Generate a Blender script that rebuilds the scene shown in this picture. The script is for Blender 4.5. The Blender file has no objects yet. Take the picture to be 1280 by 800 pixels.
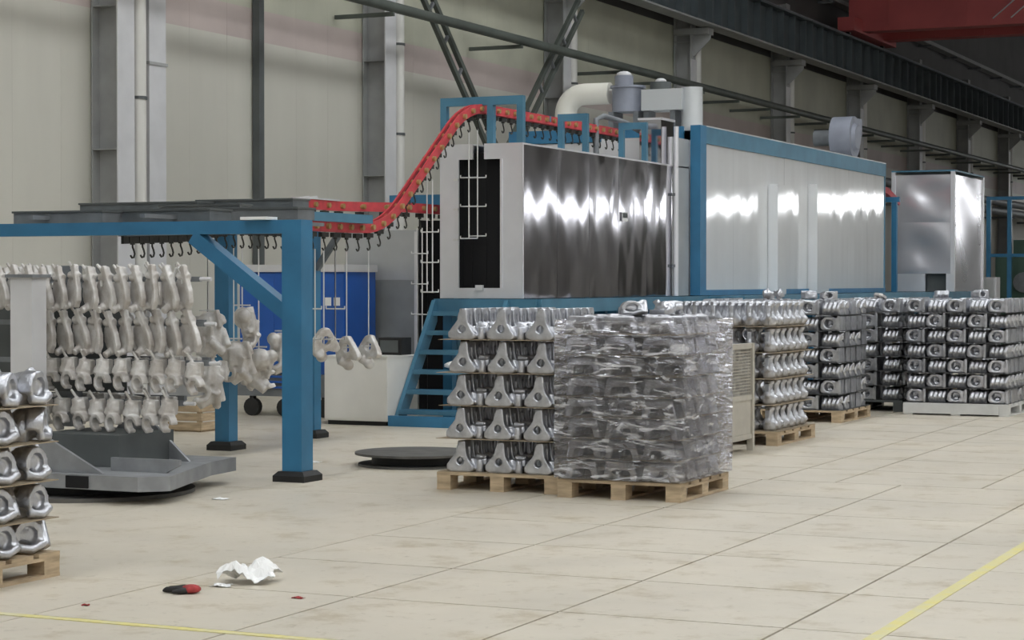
import bpy, bmesh, math, random
from mathutils import Vector, Matrix
rnd = random.Random(7)
PI = math.pi
scene = bpy.context.scene
C = scene.collection

# ------------------------------------------------------------------ camera
FPX = 2574.0; CAMH = 1.65
YAW = math.atan(1175 / FPX); PIT = math.atan(48 / FPX)
cam_d = bpy.data.cameras.new('camera'); cam = bpy.data.objects.new('camera', cam_d); C.objects.link(cam)
cam_d.sensor_width = 36.0; cam_d.lens = 36.0 * FPX / 1280.0
cam_d.clip_start = 0.1; cam_d.clip_end = 400
cam.location = (0, 0, CAMH); cam.rotation_euler = (PI / 2 - PIT, 0, YAW)
scene.camera = cam
# ------------------------------------------------------------------ world, exposure
scene.view_settings.view_transform = 'Standard'; scene.view_settings.look = 'None'
scene.view_settings.gamma = 1.0; scene.view_settings.exposure = 0.12
scene.view_settings.use_curve_mapping = False
w = bpy.data.worlds.new('world'); scene.world = w; w.use_nodes = True
w.node_tree.nodes['Background'].inputs[0].default_value = (0.75, 0.85, 1.0, 1)
w.node_tree.nodes['Background'].inputs[1].default_value = 0.25
SKYLIGHT = 8.0      # emission of the roof-light panes
ENDWIN = 9.0; SIDEWIN = 3.2       # emission of the daylit gable windows

# ------------------------------------------------------------------ pixel helpers (a pixel is a ray; the plane gives the distance)
_F = Vector((-math.sin(YAW) * math.cos(PIT), math.cos(YAW) * math.cos(PIT), -math.sin(PIT)))
_R = Vector((math.cos(YAW), math.sin(YAW), 0)); _U = _R.cross(_F); _O = Vector((0, 0, CAMH))
def ray(px, py): return _F + _R * ((px - 640) / FPX) - _U * ((py - 400) / FPX)
def G(px, py, z=0.0):
    d = ray(px, py); return _O + d * ((z - CAMH) / d.z)
def onX(px, py, X):
    d = ray(px, py); return _O + d * (X / d.x)
def onY(px, py, Y):
    d = ray(px, py); return _O + d * (Y / d.y)

# ------------------------------------------------------------------ materials
def mat(name, col, rough=0.6, metal=0.0, var=0.0, scale=6.0, bump=0.0, bscale=40.0, col2=None, detail=4.0, stretch=None, coat=0.0):
    m = bpy.data.materials.new(name); m.use_nodes = True
    nt = m.node_tree; b = nt.nodes['Principled BSDF']
    b.inputs['Base Color'].default_value = (*col, 1); b.inputs['Roughness'].default_value = rough
    b.inputs['Metallic'].default_value = metal
    if coat: b.inputs['Coat Weight'].default_value = coat
    geo = None
    def coords():
        g = nt.nodes.new('ShaderNodeNewGeometry'); out = g.outputs['Position']
        if stretch:
            mp = nt.nodes.new('ShaderNodeMapping'); mp.inputs['Scale'].default_value = stretch
            nt.links.new(out, mp.inputs['Vector']); out = mp.outputs['Vector']
        return out
    if var or col2:
        v = coords()
        n = nt.nodes.new('ShaderNodeTexNoise'); n.inputs['Scale'].default_value = scale; n.inputs['Detail'].default_value = detail
        nt.links.new(v, n.inputs['Vector'])
        r = nt.nodes.new('ShaderNodeValToRGB')
        c2 = col2 if col2 else tuple(max(0, c * (1 - var)) for c in col)
        r.color_ramp.elements[0].position = 0.35; r.color_ramp.elements[1].position = 0.65
        r.color_ramp.elements[0].color = (*c2, 1); r.color_ramp.elements[1].color = (*col, 1)
        nt.links.new(n.outputs['Fac'], r.inputs['Fac']); nt.links.new(r.outputs['Color'], b.inputs['Base Color'])
    if bump:
        v = coords()
        n = nt.nodes.new('ShaderNodeTexNoise'); n.inputs['Scale'].default_value = bscale; n.inputs['Detail'].default_value = 3
        nt.links.new(v, n.inputs['Vector'])
        bp = nt.nodes.new('ShaderNodeBump'); bp.inputs['Strength'].default_value = 1.0; bp.inputs['Distance'].default_value = bump
        nt.links.new(n.outputs['Fac'], bp.inputs['Height']); nt.links.new(bp.outputs['Normal'], b.inputs['Normal'])
    return m
def emit(name, col, s):
    m = bpy.data.materials.new(name); m.use_nodes = True; nt = m.node_tree
    b = nt.nodes['Principled BSDF']; b.inputs['Base Color'].default_value = (*col, 1)
    b.inputs['Emission Color'].default_value = (*col, 1); b.inputs['Emission Strength'].default_value = s
    return m
M = {}
M['blue'] = mat('blue_paint', (0.04, 0.19, 0.35), 0.4, 0, 0.2, 3)
M['blue2'] = mat('light_blue_paint', (0.075, 0.215, 0.32), 0.4, 0, 0.2, 3)
M['cabblue'] = mat('royal_blue_enamel', (0.015, 0.105, 0.44), 0.35, 0, 0.15, 2)
M['red'] = mat('red_paint', (0.62, 0.065, 0.08), 0.45, 0, 0.25, 9)
M['brass'] = mat('brass_roller', (0.50, 0.36, 0.16), 0.4, 0.6)
M['darkiron'] = mat('oily_dark_steel', (0.055, 0.055, 0.05), 0.5, 0.5, 0.3, 20)
M['rod'] = mat('bright_wire', (0.75, 0.75, 0.74), 0.35, 0.4)
M['stainless'] = mat('stainless_sheet', (0.70, 0.69, 0.73), 0.075, 1.0, 0.07, 2.0)
M['stainless_bright'] = mat('stainless_bright', (0.74, 0.73, 0.77), 0.22, 0.6, 0.05, 2.0)
M['stainless_flat'] = mat('stainless_brushed', (0.80, 0.80, 0.83), 0.36, 0.55, 0.08, 2)
M['greysteel'] = mat('grey_sheet_steel', (0.52, 0.53, 0.53), 0.42, 0.35, 0.12, 2.5)
M['dull'] = mat('dull_grey_steel', (0.22, 0.235, 0.25), 0.55, 0.3, 0.25, 5)
M['greylow'] = mat('darker_grey_sheet', (0.36, 0.37, 0.355), 0.5, 0.4, 0.25, 1.5)  # darker grey for the lower front panels
M['sled'] = mat('scuffed_grey_steel', (0.33, 0.34, 0.355), 0.5, 0.3, 0.25, 5)
M['galv'] = mat('galvanised_channel', (0.17, 0.19, 0.205), 0.5, 0.35, 0.3, 4)
M['black'] = mat('black_shade', (0.006, 0.006, 0.007), 0.9)  # shade inside openings put into the colour
M['blackrub'] = mat('black_rubber', (0.015, 0.015, 0.015), 0.6, 0, 0.3, 15)
M['whitepanel'] = mat('white_coated_panel', (0.74, 0.75, 0.755), 0.5, 0.0, 0.05, 1.5, coat=1.0)
M['whitepanel'].node_tree.nodes['Principled BSDF'].inputs['Coat Roughness'].default_value = 0.07
M['whitesheet'] = mat('white_enamel', (0.74, 0.73, 0.69), 0.4, 0, 0.06, 3)
M['wall'] = mat('cream_wall_panel', (0.57, 0.555, 0.49), 0.55, 0, 0.10, 0.9, stretch=(1, 1, 0.25))
M['wallup'] = mat('upper_wall_panel', (0.50, 0.50, 0.40), 0.6, 0, 0.15, 0.9)
M['upshade'] = mat('shaded_upper_wall', (0.11, 0.105, 0.105), 0.7, 0, 0.2, 0.8)  # dark tone paints the shade on the upper wall
M['pink'] = mat('faded_pink_band', (0.52, 0.44, 0.41), 0.6, 0, 0.12, 0.9)
M['colgrey'] = mat('grey_column_paint', (0.36, 0.365, 0.36), 0.55, 0, 0.15, 3)
M['collight'] = mat('light_grey_paint', (0.62, 0.62, 0.63), 0.5, 0, 0.08, 3)
M['pvc'] = mat('white_plastic_pipe', (0.68, 0.67, 0.63), 0.45, 0, 0.05, 3)
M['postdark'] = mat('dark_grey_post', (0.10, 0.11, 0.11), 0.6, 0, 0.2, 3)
M['pipe'] = mat('dark_green_grey_pipe', (0.10, 0.115, 0.10), 0.55, 0.1, 0.25, 2)
M['girder'] = mat('slate_girder_paint', (0.085, 0.105, 0.115), 0.6, 0, 0.25, 1.5)
M['cranered'] = mat('crane_red', (0.50, 0.10, 0.10), 0.5, 0, 0.15, 1)
M['ceil'] = mat('grey_roof_sheet', (0.20, 0.20, 0.20), 0.8)
M['sidewall'] = mat('grey_far_wall', (0.30, 0.30, 0.28), 0.8)
M['rightwall'] = mat('pale_right_wall', (0.66, 0.64, 0.60), 0.8, 0, 0.4, 0.25)
M['backwall'] = mat('pale_back_wall', (0.72, 0.72, 0.72), 0.8)
M['alu'] = mat('cast_aluminium', (0.62, 0.63, 0.67), 0.33, 0.85, 0.25, 14, 0.003, 60)
M['alu2'] = mat('dull_cast_aluminium', (0.55, 0.55, 0.58), 0.33, 0.9, 0.3, 14, 0.003, 60)
M['raw'] = mat('matte_raw_casting', (0.68, 0.665, 0.645), 0.45, 0.3, 0.22, 9, 0.003, 50, col2=(0.47, 0.435, 0.40))
M['wood'] = mat('pallet_pine', (0.56, 0.43, 0.28), 0.75, 0, 0.35, 5, 0.002, 30, stretch=(1, 1, 6))
M['card'] = mat('brown_cardboard', (0.36, 0.29, 0.20), 0.85, 0, 0.2, 6)
M['carddark'] = mat('dark_separator', (0.10, 0.10, 0.10), 0.8, 0, 0.3, 6)
M['cage'] = mat('beige_cage_steel', (0.50, 0.47, 0.41), 0.55, 0.15, 0.12, 5)
M['yellow'] = mat('yellow_floor_paint', (0.64, 0.57, 0.21), 0.65, 0, 0.3, 7, col2=(0.60, 0.56, 0.34))
M['whitepal'] = mat('white_pallet', (0.62, 0.62, 0.60), 0.6, 0, 0.1, 5)
M['paper'] = mat('white_paper', (0.85, 0.85, 0.84), 0.7)
M['rag'] = mat('red_rag', (0.42, 0.05, 0.05), 0.85, 0, 0.4, 30)
M['motor'] = mat('motor_grey_blue', (0.30, 0.32, 0.38), 0.45, 0.1, 0.15, 4)
M['ductwhite'] = mat('cream_duct', (0.80, 0.78, 0.70), 0.45)
M['ductgrey'] = mat('pale_grey_duct', (0.58, 0.60, 0.61), 0.4, 0.3)
M['green'] = mat('dark_green_paint', (0.05, 0.10, 0.075), 0.6)
M['plate'] = mat('worn_turntable_plate', (0.15, 0.145, 0.135), 0.6, 0.5, 0.3, 6)
M['base'] = mat('floor_joint_filler', (0.42, 0.39, 0.32), 0.9, 0, 0.3, 2.2, col2=(0.10, 0.085, 0.065), detail=6)
M['sky'] = emit('rooflight_glow', (0.95, 0.98, 1.0), SKYLIGHT)
M['win'] = emit('daylit_glass', (0.96, 0.98, 1.0), ENDWIN); M['win2'] = emit('daylit_side_glass', (0.96, 0.98, 1.0), SIDEWIN)
def floor_mat():
    m = mat('sealed_concrete', (0.55, 0.515, 0.42), 0.42); nt = m.node_tree; b = nt.nodes['Principled BSDF']
    g = nt.nodes.new('ShaderNodeNewGeometry')
    def noise(s, d, rough=0.6):
        n = nt.nodes.new('ShaderNodeTexNoise'); n.inputs['Scale'].default_value = s; n.inputs['Detail'].default_value = d
        n.inputs['Roughness'].default_value = rough; nt.links.new(g.outputs['Position'], n.inputs['Vector']); return n.outputs['Fac']
    def ramp(x, p0, c0, p1, c1):
        r = nt.nodes.new('ShaderNodeValToRGB'); e = r.color_ramp.elements
        e[0].position = p0; e[0].color = (*c0, 1); e[1].position = p1; e[1].color = (*c1, 1)
        nt.links.new(x, r.inputs['Fac']); return r.outputs['Color']
    def mul(a, c, f=1.0):
        x = nt.nodes.new('ShaderNodeMix'); x.data_type = 'RGBA'; x.blend_type = 'MULTIPLY'; x.inputs[0].default_value = f
        nt.links.new(a, x.inputs[6]); nt.links.new(c, x.inputs[7]); return x.outputs[2]
    a = ramp(noise(0.55, 5), 0.3, (0.53, 0.485, 0.405), 0.7, (0.62, 0.56, 0.46))
    s = ramp(noise(2.3, 8, 0.7), 0.32, (0.74, 0.69, 0.59), 0.47, (1, 1, 1))
    f = ramp(noise(9, 6, 0.75), 0.30, (0.72, 0.70, 0.66), 0.42, (1, 1, 1))
    c = mul(mul(a, s), f)
    nt.links.new(c, b.inputs['Base Color'])
    rr = ramp(noise(1.6, 5), 0.3, (0.36,) * 3, 0.7, (0.52,) * 3); nt.links.new(rr, b.inputs['Roughness'])
    bp = nt.nodes.new('ShaderNodeBump'); bp.inputs['Distance'].default_value = 0.003; bp.inputs['Strength'].default_value = 0.6
    nt.links.new(noise(5, 5), bp.inputs['Height']); nt.links.new(bp.outputs['Normal'], b.inputs['Normal'])
    return m
M['floor'] = floor_mat()
def film_mat():
    m = bpy.data.materials.new('stretch_film'); m.use_nodes = True; nt = m.node_tree
    out = nt.nodes['Material Output']; b = nt.nodes['Principled BSDF']
    b.inputs['Base Color'].default_value = (0.78, 0.78, 0.80, 1); b.inputs['Roughness'].default_value = 0.5
    g = nt.nodes.new('ShaderNodeNewGeometry')
    def noise(sc, rot, s, det, dist):
        mp = nt.nodes.new('ShaderNodeMapping'); mp.inputs['Scale'].default_value = sc; mp.inputs['Rotation'].default_value = rot
        nt.links.new(g.outputs['Position'], mp.inputs['Vector'])
        n = nt.nodes.new('ShaderNodeTexNoise'); n.inputs['Scale'].default_value = s; n.inputs['Detail'].default_value = det; n.inputs['Distortion'].default_value = dist
        nt.links.new(mp.outputs['Vector'], n.inputs['Vector']); return n.outputs['Fac']
    wr = noise((1.2, 1.2, 5), (0.0, 0.35, 0.0), 5.0, 4, 0.8)
    bp = nt.nodes.new('ShaderNodeBump'); bp.inputs['Distance'].default_value = 0.16; nt.links.new(wr, bp.inputs['Height'])
    gl = nt.nodes.new('ShaderNodeBsdfGlossy'); gl.inputs['Roughness'].default_value = 0.06; gl.inputs['Color'].default_value = (0.95, 0.95, 1, 1)
    nt.links.new(bp.outputs['Normal'], gl.inputs['Normal'])
    t = nt.nodes.new('ShaderNodeBsdfTransparent')
    r = nt.nodes.new('ShaderNodeValToRGB'); e = r.color_ramp.elements
    e[0].position = 0.52; e[0].color = (0.03,) * 3 + (1,); e[1].position = 0.68; e[1].color = (0.62,) * 3 + (1,)
    nt.links.new(noise((1, 1, 4.0), (0, -0.35, 0), 4.0, 6, 1.6), r.inputs['Fac'])  # white streaks: milky film plus painted glints
    m1 = nt.nodes.new('ShaderNodeMixShader'); nt.links.new(r.outputs['Color'], m1.inputs[0]); nt.links.new(t.outputs[0], m1.inputs[1]); nt.links.new(b.outputs[0], m1.inputs[2])
    m2 = nt.nodes.new('ShaderNodeMixShader'); fz = nt.nodes.new('ShaderNodeFresnel'); fz.inputs['IOR'].default_value = 1.75
    nt.links.new(bp.outputs['Normal'], fz.inputs['Normal']); nt.links.new(fz.outputs[0], m2.inputs[0])
    nt.links.new(m1.outputs[0], m2.inputs[1]); nt.links.new(gl.outputs[0], m2.inputs[2]); nt.links.new(m2.outputs[0], out.inputs['Surface'])
    return m
M['film'] = film_mat()

# ------------------------------------------------------------------ geometry helpers
ORG = {}
ORDW = ['first', 'second', 'third', 'fourth', 'fifth', 'sixth', 'seventh', 'eighth', 'ninth', 'tenth', 'eleventh', 'twelfth', 'thirteenth', 'fourteenth', 'fifteenth', 'sixteenth', 'seventeenth', 'eighteenth', 'nineteenth', 'twentieth', 'twenty-first', 'twenty-second', 'twenty-third', 'twenty-fourth', 'twenty-fifth', 'twenty-sixth', 'twenty-seventh', 'twenty-eighth', 'twenty-ninth', 'thirtieth']
class MB:
    def __init__(s): s.v = []; s.f = []
    def add(s, vs, fs):
        o = len(s.v); s.v += [Vector(v) for v in vs]; s.f += [tuple(i + o for i in f) for f in fs]; return s
    def box(s, x0, x1, y0, y1, z0, z1):
        vs = [(x0, y0, z0), (x1, y0, z0), (x1, y1, z0), (x0, y1, z0), (x0, y0, z1), (x1, y0, z1), (x1, y1, z1), (x0, y1, z1)]
        return s.add(vs, [(0, 3, 2, 1), (4, 5, 6, 7), (0, 1, 5, 4), (1, 2, 6, 5), (2, 3, 7, 6), (3, 0, 4, 7)])
    def beam(s, p, q, w, h, up=(0, 0, 1)):
        p = Vector(p); q = Vector(q); d = (q - p).normalized(); u = Vector(up)
        if abs(d.dot(u)) > 0.99: u = Vector((0, 1, 0))
        sd = d.cross(u).normalized(); u = sd.cross(d)
        a = sd * w / 2; b = u * h / 2
        vs = [p - a - b, p + a - b, p + a + b, p - a + b, q - a - b, q + a - b, q + a + b, q - a + b]
        return s.add(vs, [(0, 1, 2, 3), (4, 7, 6, 5), (0, 4, 5, 1), (1, 5, 6, 2), (2, 6, 7, 3), (3, 7, 4, 0)])
    def cyl(s, p, q, r, n=12, r2=None):
        p = Vector(p); q = Vector(q); d = (q - p).normalized(); u = Vector((0, 0, 1)) if abs(d.z) < 0.9 else Vector((0, 1, 0))
        a = d.cross(u).normalized(); b = a.cross(d); r2 = r if r2 is None else r2
        vs = [p + (a * math.cos(2 * PI * i / n) + b * math.sin(2 * PI * i / n)) * r for i in range(n)]
        vs += [q + (a * math.cos(2 * PI * i / n) + b * math.sin(2 * PI * i / n)) * r2 for i in range(n)]
        fs = [(i, (i + 1) % n, n + (i + 1) % n, n + i) for i in range(n)]
        fs += [tuple(range(n))[::-1], tuple(range(n, 2 * n))]
        return s.add(vs, fs)
    def tube(s, path, r, n=8):
        P = [Vector(p) for p in path]; rings = []
        for i, p in enumerate(P):
            d = (P[min(i + 1, len(P) - 1)] - P[max(i - 1, 0)]).normalized()
            u = Vector((0, 0, 1)) if abs(d.z) < 0.9 else Vector((0, 1, 0))
            if i == 0: a = d.cross(u).normalized()
            else: a = (pa - d * pa.dot(d)).normalized()
            pa = a; b = d.cross(a); rr = r[i] if isinstance(r, (list, tuple)) else r
            rings.append([p + (a * math.cos(2 * PI * k / n) + b * math.sin(2 * PI * k / n)) * rr for k in range(n)])
        vs = [v for R_ in rings for v in R_]
        fs = [(i * n + k, i * n + (k + 1) % n, (i + 1) * n + (k + 1) % n, (i + 1) * n + k) for i in range(len(P) - 1) for k in range(n)]
        fs += [tuple(range(n))[::-1], tuple(range((len(P) - 1) * n, len(P) * n))]
        return s.add(vs, fs)
    def sweep(s, path, w, h, up=(0, 0, 1)):
        P = [Vector(p) for p in path]; vs = []; n = len(P)
        for i, p in enumerate(P):
            d = (P[min(i + 1, n - 1)] - P[max(i - 1, 0)]).normalized()
            sd = d.cross(Vector(up)).normalized(); u = sd.cross(d); a = sd * w / 2; b = u * h / 2
            vs += [p - a - b, p + a - b, p + a + b, p - a + b]
        fs = [(i * 4 + k, i * 4 + (k + 1) % 4, i * 4 + 4 + (k + 1) % 4, i * 4 + 4 + k) for i in range(n - 1) for k in range(4)]
        fs += [(3, 2, 1, 0), (4 * n - 4, 4 * n - 3, 4 * n - 2, 4 * n - 1)]
        return s.add(vs, fs)
    def prism(s, poly, o, u, v, t):
        """poly in (u,v), extruded from -t/2 to t/2 along u x v"""
        o = Vector(o); u = Vector(u); v = Vector(v); n = u.cross(v).normalized(); k = len(poly)
        vs = [o + u * a + v * b - n * t / 2 for a, b in poly] + [o + u * a + v * b + n * t / 2 for a, b in poly]
        fs = [tuple(range(k))[::-1], tuple(range(k, 2 * k))] + [(i, (i + 1) % k, k + (i + 1) % k, k + i) for i in range(k)]
        return s.add(vs, fs)
    def holed(s, poly, c, r, o, u, v, t, n=24):
        o = Vector(o); u = Vector(u); v = Vector(v); nn = u.cross(v).normalized()
        out = []; k = len(poly)
        for i in range(n):
            a = 2 * PI * i / n; d = (math.cos(a), math.sin(a)); best = 9
            for j in range(k):
                x1, y1 = poly[j][0] - c[0], poly[j][1] - c[1]; x2, y2 = poly[(j + 1) % k][0] - c[0], poly[(j + 1) % k][1] - c[1]
                ex, ey = x2 - x1, y2 - y1; den = d[0] * ey - d[1] * ex
                if abs(den) < 1e-9: continue
                tt = (x1 * ey - y1 * ex) / den; ss = (x1 * d[1] - y1 * d[0]) / den
                if tt > 0 and -1e-6 <= ss <= 1 + 1e-6: best = min(best, tt)
            out.append((c[0] + d[0] * best, c[1] + d[1] * best))
        inn = [(c[0] + math.cos(2 * PI * i / n) * r, c[1] + math.sin(2 * PI * i / n) * r) for i in range(n)]
        W = lambda p, h: o + u * p[0] + v * p[1] + nn * h
        vs = [W(p, -t / 2) for p in out] + [W(p, -t / 2) for p in inn] + [W(p, t / 2) for p in out] + [W(p, t / 2) for p in inn]
        fs = []
        for i in range(n):
            j = (i + 1) % n
            fs += [(i, n + i, n + j, j), (2 * n + i, 2 * n + j, 3 * n + j, 3 * n + i), (i, j, 2 * n + j, 2 * n + i), (n + i, 3 * n + i, 3 * n + j, n + j)]
        return s.add(vs, fs)
    def lathe(s, prof, o, n=16):
        o = Vector(o); vs = []; k = len(prof)
        for r, z in prof:
            for i in range(n): vs.append(o + Vector((r * math.cos(2 * PI * i / n), r * math.sin(2 * PI * i / n), z)))
        fs = [(j * n + i, j * n + (i + 1) % n, (j + 1) * n + (i + 1) % n, (j + 1) * n + i) for j in range(k - 1) for i in range(n)]
        fs += [tuple(range(n))[::-1], tuple(range((k - 1) * n, k * n))]
        return s.add(vs, fs)
    def ball(s, c, r, n=12):
        rx, ry, rz = r if isinstance(r, (tuple, list)) else (r, r, r)
        vs = []; k = n // 2; c = Vector(c)
        for j in range(1, k):
            a = PI * j / k
            for i in range(n): vs.append(c + Vector((rx * math.sin(a) * math.cos(2 * PI * i / n), ry * math.sin(a) * math.sin(2 * PI * i / n), rz * math.cos(a))))
        top = len(vs); vs += [c + Vector((0, 0, rz)), c - Vector((0, 0, rz))]
        fs = [(j * n + i, (j + 1) * n + i, (j + 1) * n + (i + 1) % n, j * n + (i + 1) % n) for j in range(k - 2) for i in range(n)]
        fs += [(top, i, (i + 1) % n) for i in range(n)] + [(top + 1, (k - 2) * n + (i + 1) % n, (k - 2) * n + i) for i in range(n)]
        return s.add(vs, fs)
    def mesh(s, name, mt, org=(0, 0, 0), smooth=None):
        me = bpy.data.meshes.new(name); o = Vector(org)
        me.from_pydata([v - o for v in s.v], [], s.f); me.update()
        bm = bmesh.new(); bm.from_mesh(me); bmesh.ops.recalc_face_normals(bm, faces=bm.faces); bm.to_mesh(me); bm.free()
        if smooth: 
            me.shade_smooth(); me.set_sharp_from_angle(angle=math.radians(smooth))
        me.materials.append(M[mt] if isinstance(mt, str) else mt)
        return me
    def build(s, name, mt, parent=None, smooth=None):
        org = ORG.get(parent.name, (0, 0, 0)) if parent else (0, 0, 0)
        o = bpy.data.objects.new(name, s.mesh(name, mt, org, smooth)); C.objects.link(o)
        if parent: o.parent = parent; ORG[o.name] = org
        else: ORG[o.name] = (0, 0, 0)
        return o
def tag(o, label, cat, group=None):
    o['label'] = label; o['category'] = cat
    if group: o['group'] = group
    return o
def thing(name, label, cat, loc=(0, 0, 0), group=None):
    o = bpy.data.objects.new(name, None); C.objects.link(o); o.location = loc; o.empty_display_size = 0.1
    ORG[o.name] = tuple(loc); return tag(o, label, cat, group)
def place(name, me, loc, rot=(0, 0, 0), parent=None, label=None, cat=None, group=None, scale=None):
    o = bpy.data.objects.new(name, me); C.objects.link(o); o.location = loc; o.rotation_euler = rot
    if scale: o.scale = scale
    if parent:
        o.parent = parent; og = ORG[parent.name]; o.location = Vector(loc) - Vector(og); ORG[o.name] = og
    if label: tag(o, label, cat, group)
    return o
def struct(o): o['kind'] = 'structure'; return o
def copy_tree(o, loc, label=None, rotz=None):
    c = o.copy(); C.objects.link(c); c.location = loc
    if rotz is not None: c.rotation_euler = (0, 0, rotz)
    if label: c['label'] = label
    for ch in o.children:
        d = ch.copy(); C.objects.link(d); d.parent = c
        for g in ch.children:
            e = g.copy(); C.objects.link(e); e.parent = d
    return c
def cast(mb, name, mt, voxel=0.011, it=3, ratio=0.45):
    """melt the primitives of one casting into one skin"""
    me = mb.mesh(name, mt); o = bpy.data.objects.new(name, me); C.objects.link(o)
    r = o.modifiers.new('r', 'REMESH'); r.mode = 'VOXEL'; r.voxel_size = voxel
    sm = o.modifiers.new('s', 'SMOOTH'); sm.factor = 0.5; sm.iterations = it
    d = o.modifiers.new('d', 'DECIMATE'); d.ratio = ratio
    dg = bpy.context.evaluated_depsgraph_get(); dg.update()
    out = bpy.data.meshes.new_from_object(o.evaluated_get(dg)); out.name = name
    bpy.data.objects.remove(o); bpy.data.meshes.remove(me)
    out.shade_smooth(); out.set_sharp_from_angle(angle=math.radians(50))
    out.materials.clear(); out.materials.append(M[mt])
    return out
def arc(cx, cz, r, a0, a1, n): return [(cx + r * math.cos(a0 + (a1 - a0) * i / n), cz + r * math.sin(a0 + (a1 - a0) * i / n)) for i in range(n + 1)]

# ================================================================== SETTING
WX = -16.5; SP = 7.5; COL0 = 22.8; YEND = 100.0; YBACK = -14.0; XR = 18.0; ZC = 13.0
# floor: sub-base, then slabs with sawn joints
fl = MB().box(WX, XR, YBACK, YEND, -0.2, -0.014).build('floor', 'base'); struct(fl)
def slab(x0, x1, y0, y1, g=0.0075):
    MB().box(x0 + g, x1 - g, y0 + g, y1 - g, -0.013, 0.0).build('floor_slab', 'floor', fl)
S = 1.17
ys = [8.27 + S * i for i in range(-3, 8)]           # ... 16.46
for i in range(len(ys) - 1):
    for k in range(-1, 5):
        x0 = -5.22 + S * k + (0 if k >= 0 else 0)
        slab(x0, x0 + S, ys[i], ys[i + 1])
for j in range(12):
    y0 = ys[-1] + S * j
    for a, b in ((-6.39, -5.17), (-5.17, -4.6), (-4.6, -3.4), (-3.4, -2.23), (-2.23, 0.63)):
        slab(a, b, y0, y0 + S)
xe = -5.22 + 5 * S; yN = ys[-1] + 12 * S
for a, b in ((WX, -13.4), (-13.4, -8.7), (-8.7, -6.39)):
    yy = ys[0]
    while yy < yN - 0.1:
        slab(a, b, yy, min(yy + 4.68, yN), 0.002); yy += 4.68
slab(xe, XR, ys[0], yN, 0.002); slab(WX, XR, YBACK, ys[0], 0.002); slab(WX, XR, yN, 62, 0.002); slab(WX, XR, 62, YEND, 0.002)

# left wall: base sheet with single panels, faded pink band
wl = struct(MB().box(WX - 0.25, WX - 0.03, YBACK, YEND, 0, ZC).build('wall_left', 'sidewall'))
ZB0, ZB1 = 5.29, 5.77
pm = MB().box(-0.03, 0.0, 0.0012, 0.9988, 0, ZB0).mesh('wall_panel', 'wall')
pu = MB().box(-0.03, 0.0, 0.0012, 0.9988, 0, 7.595 - ZB1).mesh('wall_panel_upper', 'wallup')
pd = MB().box(-0.03, 0.0, 0.0012, 0.9988, 0, ZC - 7.6).mesh('wall_shaded', 'upshade')  # top panel row, its shade put into the colour
pp = MB().box(-0.03, 0.0, 0.0012, 0.9988, 0, ZB1 - ZB0).mesh('wall_band', 'pink')
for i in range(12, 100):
    for me, z, nm in ((pm, 0, 'wall_panel'), (pp, ZB0, 'wall_band'), (pu, ZB1, 'wall_panel'), (pd, 7.6, 'wall_shaded')):
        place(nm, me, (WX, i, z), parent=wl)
struct(MB().box(WX, WX + 0.02, 12, 99.9, 0, 0.18).build('baseboard_left', 'colgrey'))
struct(MB().box(XR, XR + 0.25, YBACK, YEND, 0, ZC).build('wall_right', 'rightwall'))
struct(MB().box(WX - 0.25, XR + 0.25, YBACK - 0.25, YBACK, 0, ZC).build('wall_back', 'backwall'))
struct(MB().box(WX - 0.25, XR + 0.25, YEND, YEND + 0.25, 0, ZC).build('wall_far', 'sidewall'))
struct(MB().box(WX - 0.25, XR + 0.25, YBACK - 0.25, YEND + 0.25, ZC, ZC + 0.2).build('ceiling', 'ceil'))
n = 1
for x in (-8.5, 1.0, 10.5):
    for y in range(-10, 44, 9):
        o = struct(MB().box(x - 1.1, x + 1.1, y - 3.2, y + 3.2, ZC - 0.06, ZC - 0.01).build('window_%d' % n, 'sky')); n += 1
        fr = MB()
        for a in (-1.15, 1.15): fr.box(x + a - 0.05, x + a + 0.05, y - 3.3, y + 3.3, ZC - 0.1, ZC - 0.005)
        fr.build('window_frame', 'collight', o)
for i in range(6):                                       # daylit windows of the far gable
    x = -13.5 + i * 5.2
    o = struct(MB().box(x, x + 4.4, YEND - 0.06, YEND - 0.01, 5.15, 5.95).build('window_%d' % n, 'win')); n += 1
    fr = MB()
    for k in range(5): fr.box(x + k * 1.1 - 0.05, x + k * 1.1 + 0.05, YEND - 0.1, YEND - 0.005, 5.05, 6.05)
    fr.box(x, x + 4.4, YEND - 0.1, YEND - 0.005, 5.05, 5.16).box(x, x + 4.4, YEND - 0.1, YEND - 0.005, 5.94, 6.05)
    fr.build('window_frame', 'collight', o)

for i in range(9):                                       # window strip of the right wall
    y = 14.0 + i * 9.3
    o = struct(MB().box(XR - 0.06, XR - 0.01, y, y + 8.2, 4.75, 5.5).build('window_%d' % n, 'win2')); n += 1
    fr = MB()
    for k in range(8): fr.box(XR - 0.1, XR - 0.005, y + k * 1.171 - 0.05, y + k * 1.171 + 0.05, 4.65, 5.6)
    fr.build('window_frame', 'collight', o)
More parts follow.
